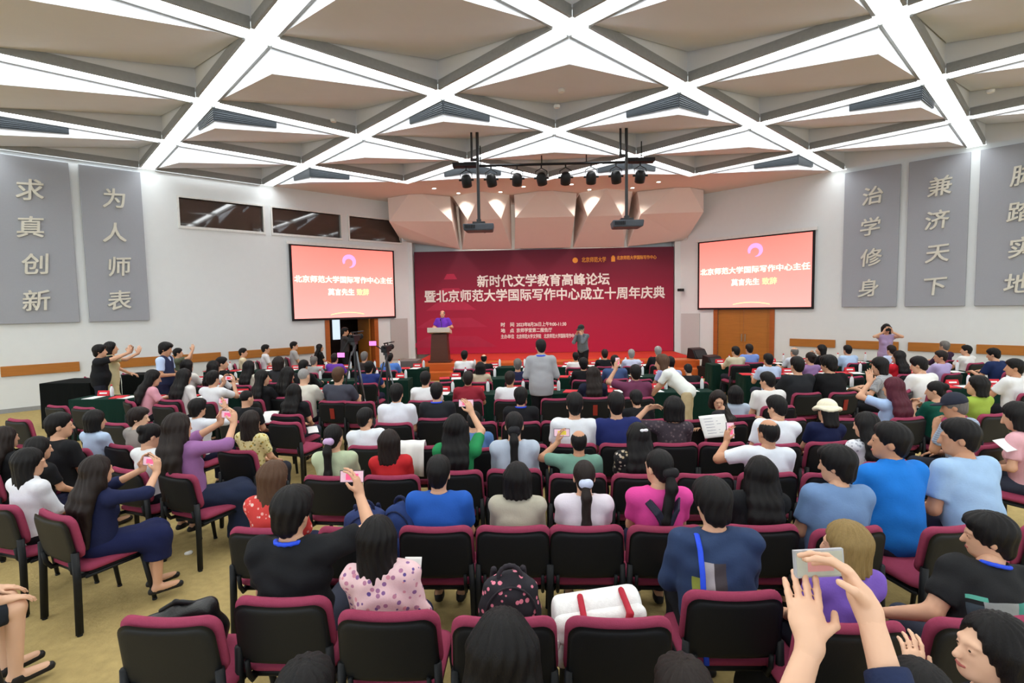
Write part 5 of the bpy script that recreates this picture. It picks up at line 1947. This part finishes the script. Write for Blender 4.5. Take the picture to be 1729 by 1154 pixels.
# raised arms at the bottom right, and the half figure at the left edge
hx_, hy_ = .50, .83
wl = (at_y(1374, 1080, 1.11) - V(hx_, hy_ - .03, 0)) / .955
wr = (at_y(1462, 1002, 1.15) - V(hx_, hy_ - .03, 0)) / .955
hand_up, K_, W_ = person('person in navy top standing close, raising a camera with both bare arms', 0, 0, 1.2, 'B', 'k', (36, 46, 76), xyz=(hx_, hy_, 1.57), s_fix=.955, yaw=0, skn=2, res=(.008, .0045), st=1, sleeve='q',
    armL=(wl, V(.22, .75, .72), V(.25, .65, -.7), .22, V(-1, -.1, -.9)), armR=(wr, V(-.30, .45, .85), V(-.85, .25, -.3), .95, V(1, -.1, -.8)), **F)
pc = at_y(1382, 951, 1.225)
phone(pc, V(.05, -1, .12), V(1, 0, .03), 'silver compact camera held up by bare arms at the bottom right', scr=(170, 120, 116), body=(176, 180, 186), sz=(.118, .064), bg=(150, 152, 140))
person('person in black shorts sitting at the left edge, knees showing', 0, 0, 1.2, 'S', 'k', 'black', xyz=(-3.44, 2.70, 1.27), yaw=32, chair_yaw=32, bottom='shorts', bcol=(38, 42, 48), armL='knee', armR='knee', skn=2, res=(.012, .007))

# ------------------------------------------------------------------ empty chairs
taken = [(o.location.x, o.location.y) for o in COL.objects if o.name.startswith('conference_chair')]


def free_chair(u, yrow, yaw, label):
    p = col_at(u, yrow, .86)
    a = -math.radians(yaw)
    x, y = p[0] - .27 * math.sin(a), yrow + .27 * math.cos(a)
    if any(math.hypot(x - q[0], y - q[1]) < .36 for q in taken):
        print('SKIP', label)
        return None
    taken.append((x, y))
    return chair(x, y, yaw, label)


for u, y, yaw, lab in (
    (283, 2.32, 0, 'empty maroon chair in the nearest row with a black leather bag on it'),
    (850, 2.32, 0, 'maroon chair in the nearest row holding the dotted backpack'),
    (1045, 2.32, 0, 'maroon chair in the nearest row holding the white bag with red straps'),
    (597, 3.32, 0, 'maroon chair in the second row holding the navy backpack with a round top'),
    (666, 3.32, 0, 'maroon chair in the second row holding the pointed navy backpack'),
    (1712, 3.4, -14, 'empty maroon chair at the right end of the second row'),
    (1190, 4.36, 0, 'empty maroon chair in the third row behind the pink T-shirt'),
    (1405, 4.36, -4, 'empty maroon chair in the third row beside the dark mop of hair'),
    (712, 5.33, 0, 'maroon chair in the fourth row with a white cloth over its back'),
    (885, 5.33, 0, 'empty maroon chair in the fourth row behind the grey-blue ponytail'),
    (1220, 5.35, 0, 'empty maroon chair in the fourth row left of the balding white T-shirt'),
    (1480, 5.4, -10, 'empty maroon chair in the fourth row right of the bucket hat'),
    (1698, 5.3, -18, 'empty maroon chair in the fourth row at the right end'),
    (806, 6.43, 0, 'empty maroon chair in the fifth row behind the denim shirt'),
    (946, 6.43, 0, 'empty maroon chair in the fifth row right of the black lanyard wearer'),
    (1022, 6.43, 0, 'empty maroon chair in the fifth row before the navy T-shirt'),
    (1165, 6.43, 0, 'empty maroon chair in the fifth row left of the paper reader'),
    (1330, 6.43, -4, 'empty maroon chair in the fifth row above the white T-shirt'),
    (1440, 6.43, -8, 'empty maroon chair in the fifth row left of the wine-red hair'),
    (1700, 6.7, -16, 'empty maroon chair in the fifth row right of the lime T-shirt'),
    (553, 7.95, 4, 'empty maroon chair by the tripod with a red leaflet on its back'),
    (606, 7.95, 4, 'empty maroon chair beside the camera tripod, right of the leaflet chair'),
    (838, 7.98, 0, 'empty maroon chair at the rear table row left of the grey jacket'),
    (940, 8.0, 0, 'empty maroon chair at the rear table row right of the grey jacket'),
    (1378, 8.1, -6, 'empty maroon chair at the rear table row behind the black shirts'),
    (1458, 8.1, -8, 'empty maroon chair at the rear table row with a red leaflet, right block'),
    (480, 6.55, 14, 'empty maroon chair at the aisle end of the left block, by the flowered blouse'),
    (30, 6.9, 16, 'empty maroon chair at the far left, near the black bags'),
    (95, 7.9, 16, 'empty maroon chair below the black draped case'),
    (140, 7.75, 16, 'empty maroon chair at the left table, second from the wall'),
    (208, 7.9, 16, 'empty maroon chair at the left table, third from the wall'),
    (277, 7.85, 16, 'empty maroon chair behind the pink blouse'),
    (192, 6.6, 16, 'empty maroon chair behind the grey T-shirt profile'),
    (30, 3.5, 24, 'maroon chair at the left edge behind the white shirt'),
    (745, 9.95, 0, 'empty maroon chair in the middle table row, left end'),
    (920, 9.95, 0, 'empty maroon chair in the middle table row behind the grey jacket'),
    (1080, 9.95, 0, 'empty maroon chair in the middle table row beside the lilac-blue shirt'),
    (210, 12.0, 40, 'empty maroon chair by the left wall behind the cream dress'),
    (145, 11.4, 40, 'empty maroon chair by the left wall beside the draped case'),
    (1440, 9.95, -10, 'empty maroon chair in the middle table row, right block'),
    (1640, 9.95, -14, 'empty maroon chair in the middle table row, far right'),
    (470, 15.2, 55, 'maroon chair by the left wall rail between two listeners'),
):
    free_chair(u, y, yaw, lab)

# red leaflets tucked behind chair backs
LEAF = MB().box(-.035, .035, -.003, .003, -.085, .085).mesh('leaflet')
for u, v, y, w in ((555, 700, 7.96, 'by the tripod'), (1005, 700, 8.0, 'behind the white T-shirt in the centre'), (1455, 692, 8.1, 'in the right block')):
    p = at_y(u, v, y)
    ch = min((q for q in COL.objects if q.name.startswith('conference_chair')), key=lambda q: math.hypot(q.location.x - p[0], q.location.y - .3 - y))
    a = ch.rotation_euler.z
    o = link('red_leaflet', LEAF, mat((150, 48, 36), .6, 'paper', bump=0), None, (ch.location.x + .305 * math.sin(a), ch.location.y - .305 * math.cos(a), .66))
    o.rotation_euler = (math.radians(9), 0, a)
    tag(o, 'red leaflet tucked behind a chair back ' + w, 'leaflet', 'red leaflets on chair backs')

# ------------------------------------------------------------------ lectern, cameras, cases
p = at_y(744, 613, 16.95)
lc = empty('lectern', (p[0], 16.95, SZ), 0)
tag(lc, 'brown wooden lectern with a pale slanted top on the stage', 'lectern')
M_LECT = mat((84, 48, 36), .45, 'wood', scale=8, bump=.03, amt=.15)
m = MB().hexa([(-.30, -.22, .05), (.30, -.22, .05), (.30, .22, .05), (-.30, .22, .05), (-.25, -.17, .92), (.25, -.17, .92), (.25, .2, .92), (-.25, .2, .92)])
bevel(link('column', m.mesh('column'), M_LECT, lc), .01)
bevel(link('base', MB().box(-.36, .36, -.27, .27, 0, .06).mesh('base'), M_LECT, lc), .01)
m = MB().hexa([(-.36, -.28, .98), (.36, -.28, .98), (.36, .26, .90), (-.36, .26, .90), (-.36, -.28, 1.14), (.36, -.28, 1.14), (.36, .26, 1.02), (-.36, .26, 1.02)])
bevel(link('desk_top', m.mesh('desk_top'), mat((206, 200, 190), .5, 'wood', scale=20, bump=.02), lc), .012)
m = MB().tube([(.05, .1, 1.05), (.04, .12, 1.25), (.0, .2, 1.36)], .008, 8).lathe([(.014, 0), (.018, .03), (.014, .06)], 10, (.0, .2, 1.34))
link('microphone', m.mesh('microphone', True), M_BLACK, lc)


def video_camera(u, v, y, lx, lz, label):
    p = at_y(u, v, y)
    o = empty('video_camera', (p[0], y, 0), math.radians(-4))
    tag(o, label, 'video camera', 'video cameras on tripods')
    z = p[2]
    bevel(link('camera_body', MB().box(-.05, .05, -.13, .13, z - .07, z + .04).box(-.015, .015, -.10, .11, z + .07, z + .095).box(-.012, .012, -.08, -.06, z + .04, z + .07).box(-.012, .012, .08, .10, z + .04, z + .07).mesh('camera_body'), M_BLACK, o), .012)
    link('lens', MB().tube([(0, .13, z), (0, .24, z)], .04, 14).tube([(0, .24, z), (0, .29, z)], .05, 14).mesh('lens', True), M_BLACK, o)
    link('eyepiece', MB().tube([(.02, -.13, z + .02), (.02, -.21, z + .04)], .022, 10).mesh('eyepiece', True), M_BLACK, o)
    link('microphone', MB().tube([(.05, .04, z + .09), (.05, .28, z + .09)], .012, 10).mesh('microphone', True), M_DARKMETAL, o)
    s = link('flip_screen', MB().box(lx - .07, lx + .07, -.10, -.09, z + lz - .045, z + lz + .045).mesh('flip_screen'), M_BLACK, o)
    link('screen_picture', MB().box(lx - .062, lx + .062, -.103, -.1005, z + lz - .038, z + lz + .038).mesh('screen_picture'), mat((250, 130, 215), .3, 'lit', emit=.9, bump=0), s)
    link('screen_arm', MB().tube([(lx, -.09, z + lz), (-.05, -.08, z - .02)], .01, 8).mesh('screen_arm'), M_BLACK, o)
    link('fluid_head', MB().box(-.035, .035, -.06, .06, z - .12, z - .07).tube([(0, 0, z - .20), (0, 0, z - .12)], .03, 12).mesh('fluid_head'), M_DARKMETAL, o)
    link('pan_handle', MB().tube([(.04, -.06, z - .12), (.10, -.38, z - .28)], .011, 8).mesh('pan_handle'), M_DARKMETAL, o)
    link('centre_column', MB().tube([(0, 0, .55), (0, 0, z - .2)], .02, 10).mesh('centre_column'), M_DARKMETAL, o)
    hz = z - .24
    for k in range(3):
        a = math.radians(90 + 120 * k)
        c, s_ = math.cos(a), math.sin(a)
        m = MB().tube([(.05 * c, .05 * s_, hz), (.22 * c, .22 * s_, hz * .5)], .014, 8).tube([(.21 * c, .21 * s_, hz * .52), (.40 * c, .40 * s_, .02)], .010, 8)
        m.tube([(0, 0, hz * .42), (.24 * c, .24 * s_, hz * .44)], .008, 6)
        l = link('leg', m.mesh('leg', True), mat((120, 124, 128), .35, 'metal', bump=0, metal=.6) if k == 2 else M_DARKMETAL, o)
        link('rubber_foot', MB().lathe([(.022, 0), (.026, .03), (.016, .05)], 10, (.40 * c, .40 * s_, 0)).mesh('rubber_foot'), M_BLACK, l)


video_camera(598, 570, 8.75, -.20, -.29, 'black video camera on a tripod in the aisle, pink screen hanging low')
video_camera(652, 588, 9.0, -.20, .09, 'black video camera on a tripod with a pink screen at camera height, nearer the stage')

# black draped cases and equipment along the sides
def case(u0, u1, v_top, y, z, d, label, m, name='draped_case', cat='case'):
    a, b = at_y(u0, v_top, y), at_y(u1, v_top, y)
    w = b[0] - a[0]
    o = link(name, cloth_mesh(w, d, z), m, None, ((a[0] + b[0]) / 2, y + d / 2, 0))
    tag(o, label, cat)
    return o


case(66, 150, 642, 10.0, .92, .8, 'long black draped case by the left wall', M_CLOTHD)
case(205, 245, 628, 11.7, .86, .5, 'black draped case behind the cream dress by the left wall', M_CLOTHD)
o = case(672, 704, 612, 13.9, .86, .6, 'grey equipment case between the aisle and the stage steps', mat((104, 96, 94), .6, 'plastic', scale=40, bump=.05), 'equipment_case')
p = at_y(664, 640, 14.6)


def wedge(u, v, y, label, z0):
    p = at_y(u, v, y)
    o = empty('stage_monitor', (p[0], y, z0), math.radians(20))
    tag(o, label, 'loudspeaker', 'black stage monitors')
    m = MB().hexa([(-.24, -.25, 0), (.24, -.25, 0), (.24, .25, 0), (-.24, .25, 0), (-.24, -.05, .30), (.24, -.05, .30), (.24, .2, .34), (-.24, .2, .34)])
    bevel(link('cabinet', m.mesh('cabinet'), M_SHELL, o), .02)
    m = MB().hexa([(-.21, -.262, .04), (.21, -.262, .04), (.21, -.25, .04), (-.21, -.25, .04), (-.21, -.10, .27), (.21, -.10, .27), (.21, -.085, .27), (-.21, -.085, .27)])
    link('grille', m.mesh('grille'), mat((52, 54, 56), .8, 'grille', scale=120, bump=.3), o)


wedge(1178, 612, 16.9, 'black wedge loudspeaker on the right corner of the stage, inner one', SZ)
wedge(1204, 612, 16.0, 'black wedge loudspeaker beside the right stage corner, outer one', .35)
bx = at_y(1204, 612, 16.0)
o = link('speaker_plinth', MB().box(-.35, .35, -.3, .3, 0, .35).mesh('plinth'), M_SHELL, None, (bx[0], 16.0, 0), math.radians(20))
tag(o, 'low black plinth under the outer wedge loudspeaker', 'plinth')


# ------------------------------------------------------------------ bags and loose things
def blob_bag(name, prims, h, m, label, cat, loc, rz, parts=(), group=None, mod=None):
    me = np_mesh(name, *(lambda r: (r[0], [r[1]]))(sdf_mesh(prims, h, mod)))
    o = link(name, me, m, None, loc, rz)
    tag(o, label, cat, group)
    for pn, pp, pm, ph in parts:
        link(pn, np_mesh(pn, *(lambda r: (r[0], [r[1]]))(sdf_mesh(pp, ph))), pm, o)
    return o


M_NAVYBAG = mat((44, 58, 104), .8, 'fabric', scale=60, bump=.2)
M_NAVYDK = mat((26, 34, 66), .8, 'fabric', scale=60, bump=.2)


def backpack(u, yrow, label, m, md, tall, rz, dots=False, zoff=.475):
    p = col_at(u, yrow, .7)
    w, d, hh = .17, .11, tall
    pr = [E((0, 0, hh * .42), (w, d, hh * .46), None, .04), E((0, 0, hh * .2), (w * 1.02, d * 1.05, hh * .22), None, .05), E((0, .0, hh * .72), (w * .85, d * .8, hh * .26), None, .05), PL_((0, 0, 0), (0, 0, -1))]
    pocket = [E((0, -d * .85, hh * .3), (w * .75, .05, hh * .24), None, .02), PL_((0, 0, .01), (0, 0, -1))]
    arch = lambda x0, z0, r: [C((x0 + r * math.cos(a0), -.02, z0 + r * 1.1 * math.sin(a0)), (x0 + r * math.cos(a1), -.02, z0 + r * 1.1 * math.sin(a1)), .011, .011, .006) for a0, a1 in ((math.pi * i / 8, math.pi * (i + 1) / 8) for i in range(8))]
    straps = [C((sx * .08, d * .9, hh * .9), (sx * .10, d * 1.5, hh * .5), .018, .018, .01) for sx in (-1, 1)] + [C((sx * .10, d * 1.5, hh * .5), (sx * .10, d * .9, hh * .12), .018, .016, .01) for sx in (-1, 1)]
    zipl = [C((w * .8 * math.cos(a0), -d * .72, hh * .5 + hh * .38 * math.sin(a0)), (w * .8 * math.cos(a1), -d * .72, hh * .5 + hh * .38 * math.sin(a1)), .006, .006, .004) for a0, a1 in ((math.pi * i / 12, math.pi * (i + 1) / 12) for i in range(12))]
    blob_bag('backpack', pr, .012, m, label, 'backpack', (p[0], yrow + .27, zoff), rz, (('front_pocket', pocket, m, .01), ('grab_handle', arch(0, hh * .93, .06), md, .006), ('shoulder_strap', straps, md, .009), ('zip', zipl, md, .006)), mod=wrinkle(.005, int(u)))


backpack(597, 3.32, 'navy backpack with a round top on a second-row seat', M_NAVYBAG, M_NAVYDK, .43, .2)
backpack(666, 3.32, 'navy backpack with a pointed top beside the royal blue T-shirt', mat((38, 62, 118), .8, 'fabric', scale=60, bump=.2), M_NAVYDK, .46, -.5)
backpack(858, 2.4, 'black backpack with pink dots on a nearest-row seat', mat((40, 38, 44), .85, 'dots', (226, 130, 150), scale=41, bump=.1), mat((46, 42, 48), .8, 'fabric'), .43, .1)
p = at_y(1003, 1005, 2.62)
M_WB = mat((232, 232, 230), .7, 'canvas', scale=60, bump=.15)
M_WS = mat((176, 38, 56), .7, 'webbing', scale=80, bump=.1)
pr = [C((-.17, 0, .10), (.17, 0, .10), .11, .11, .03), C((-.17, 0, .24), (.17, 0, .27), .10, .10, .05), PL_((0, 0, 0), (0, 0, -1)), PL_((.22, 0, 0), (1, 0, 0), .03), PL_((-.22, 0, 0), (-1, 0, 0), .03)]
blob_bag('shoulder_bag', pr, .011, M_WB, 'white canvas bag with red straps on a nearest-row seat', 'bag', (p[0], 2.54, .505), .12,
         (('flap', [C((-.18, -.085, .25), (.18, -.085, .28), .05, .05, .02), C((-.18, -.11, .20), (.18, -.11, .23), .035, .035, .02)], M_WB, .01),
          ('red_strap', [C((-.09, -.145, .29), (-.085, -.15, .14), .018, .018, .008), C((.13, -.145, .32), (.09, -.15, .15), .018, .018, .008), C((-.09, -.145, .29), (-.088, -.03, .352), .016, .016, .008), C((.13, -.145, .32), (.12, -.03, .372), .016, .016, .008)], M_WS, .008),
          ('carry_strap', [C((-.20, -.10, .20), (-.26, -.14, .08), .014, .014, .008), C((-.26, -.14, .08), (-.24, -.16, -.1), .014, .014, .008), C((-.24, -.16, -.1), (-.20, -.16, -.22), .014, .014, .008), C((.20, -.10, .22), (.24, -.14, .12), .014, .014, .008), C((.24, -.14, .12), (.1, -.17, .10), .014, .014, .008)], M_WB, .009)))
p = at_y(312, 1038, 2.62)
pr = [C((-.12, 0, .10), (.12, .02, .11), .08, .10, .05), C((0, 0, .22), (.12, 0, .24), .07, .06, .06), C((-.12, -.02, .2), (-.05, 0, .2), .06, .07, .05), PL_((0, 0, 0), (0, 0, -1))]
blob_bag('leather_bag', pr, .010, mat((20, 21, 23), .35, 'leather', scale=40, bump=.25, spec=.5), 'shiny black leather bag slumped on a nearest-row seat at the left', 'bag', (p[0], 2.60, .475), .2,
         (('clasp', [E((-.03, -.085, .22), (.018, .01, .018), None)], mat((196, 176, 120), .3, 'metal', metal=.8, bump=0), .005), ('handle', [C((-.1, 0, .26), (-.02, -.02, .31), .012, .012, .01), C((-.02, -.02, .31), (.08, 0, .28), .012, .012, .01)], M_BLACK, .006)), mod=wrinkle(.007, 3))
p = at_y(1310, 990, 2.75)
pr = [E((0, 0, .22), (.20, .13, .24), None, .05), E((.08, 0, .38), (.10, .09, .12), None, .05), PL_((0, 0, 0), (0, 0, -1))]
blob_bag('tote_bag', pr, .012, mat((27, 28, 30), .75, 'fabric', scale=50, bump=.2), 'black tote bag between the navy T-shirt and the blond bob', 'bag', (p[0], 2.78, .0), 0,
         (('handle', [C((-.08, 0, .44), (-.03, 0, .58), .012, .012, .01), C((-.03, 0, .58), (.08, 0, .56), .012, .012, .01), C((.08, 0, .56), (.12, 0, .46), .012, .012, .01)], M_BLACK, .007),), mod=wrinkle(.007, 9))
for k, (u, v, w) in enumerate(((28, 694, 'outer one'), (55, 688, 'inner one'))):
    p = at_z(u, v, 0)
    blob_bag('duffel_bag', [C((-.25, 0, .13), (.25, 0, .12), .15, .14, .05), E((.05, 0, .2), (.2, .12, .09), None, .05), PL_((0, 0, 0), (0, 0, -1))], .018, M_SHELL if k else M_NAVYDK, 'dark duffel bag on the floor by the left wall, ' + w, 'bag', (p[0], p[1], 0), .5,
             (('handle', [C((-.12, 0, .26), (-.05, 0, .36), .014, .014, .01), C((-.05, 0, .36), (.08, 0, .36), .014, .014, .01), C((.08, 0, .36), (.14, 0, .26), .014, .014, .01)], M_BLACK, .009),), mod=wrinkle(.01, k))

# white cloth over a fourth-row chair back
p = at_y(695, 760, 5.28)
m = MB()
g = [[(x, y + .012 * math.sin(x * 40 + i), z) for x in np.linspace(-.13, .13, 14)] for i, (y, z) in enumerate(((.10, .62), (.075, .86), (.03, .905), (-.03, .90), (-.065, .84), (-.075, .70), (-.08, .56)))]
vs = [q for r in g for q in r]
fs = [(i * 14 + j, i * 14 + j + 1, (i + 1) * 14 + j + 1, (i + 1) * 14 + j) for i in range(6) for j in range(13)]
m.add(vs, fs)
o = link('white_cloth', m.mesh('cloth', True), M_PAPER, None, (p[0], 5.33, 0))
so_m = o.modifiers.new('thick', 'SOLIDIFY')
so_m.thickness = .006
tag(o, 'white cloth hanging over a fourth-row chair back beside the red T-shirt', 'cloth')


def sheet_at(u, v, y, w, h, rx, ry, rz, label, name='paper_sheet', m=None):
    p = at_y(u, v, y)
    n = 8
    me = MB()
    vs = [(-w / 2 + w * i / n, -h / 2 + h * j / n, .012 * math.sin(3 * i / n) * w / .3) for j in range(n + 1) for i in range(n + 1)]
    me.add(vs, [(j * (n + 1) + i, j * (n + 1) + i + 1, (j + 1) * (n + 1) + i + 1, (j + 1) * (n + 1) + i) for j in range(n) for i in range(n)])
    o = link(name, me.mesh(name, True), m or M_PAPER, None, tuple(p))
    o.rotation_euler = (math.radians(rx), math.radians(ry), math.radians(rz))
    s = o.modifiers.new('thick', 'SOLIDIFY')
    s.thickness = .002
    tag(o, label, 'paper')
    return o


o = sheet_at(1207, 720, 6.15, .36, .27, 62, 0, 18, 'large pale sheet held by the person turned round')
lines = MB()
for i in range(6):
    lines.box(-.13, .02 + .03 * (i % 3), .09 - .035 * i, .094 - .035 * i, .012, .014)
link('print', lines.mesh('print'), mat((120, 124, 150), .8, 'print', bump=0), o)
sheet_at(697, 958, 2.95, .10, .11, 60, 0, 0, 'white card held up before the pink floral blouse')
sheet_at(1700, 752, 4.85, .2, .14, 35, 0, 20, 'white booklet held by the reader at the right edge')
sheet_at(483, 704, 8.3, .16, .22, 50, 10, -25, 'white sheet in the hands of the person in black suit')
sheet_at(455, 705, 7.1, .2, .28, 25, 0, 10, 'pale blue paper on a lap behind the black T-shirt')
sheet_at(528, 726, 7.2, .14, .2, 15, 0, 30, 'small white paper on the knee of the long-haired listener')
sheet_at(1390, 870, 3.6, .2, .26, 40, 0, 20, 'grey-blue paper beside the dusty blue T-shirt')

p = at_z(317, 937, 0)
pr = [E((0, 0, .012), (.03, .022, .016), None, .01), E((.02, .01, .014), (.02, .02, .018), None, .01), E((-.018, .008, .01), (.018, .016, .012), None, .01)]
blob_bag('tissue', pr, .005, M_PAPER, 'crumpled white tissue on the carpet by the aisle', 'tissue', (p[0], p[1], 0), 0, mod=wrinkle(.004, 2))

# blue lanyard ribbon hanging down the back of the navy T-shirt
Tn = nv_K['T']
me = MB().tube([tuple(Tn(*q)) for q in ((-.105, .03, .47), (-.108, -.06, .468), (-.112, -.118, .41), (-.115, -.150, .30), (-.118, -.162, .14), (-.12, -.168, -.02), (-.122, -.172, -.12))], .014, 8, ry=.004)
link('lanyard_ribbon', me.mesh('ribbon', True), M_BLUE, nv_o)
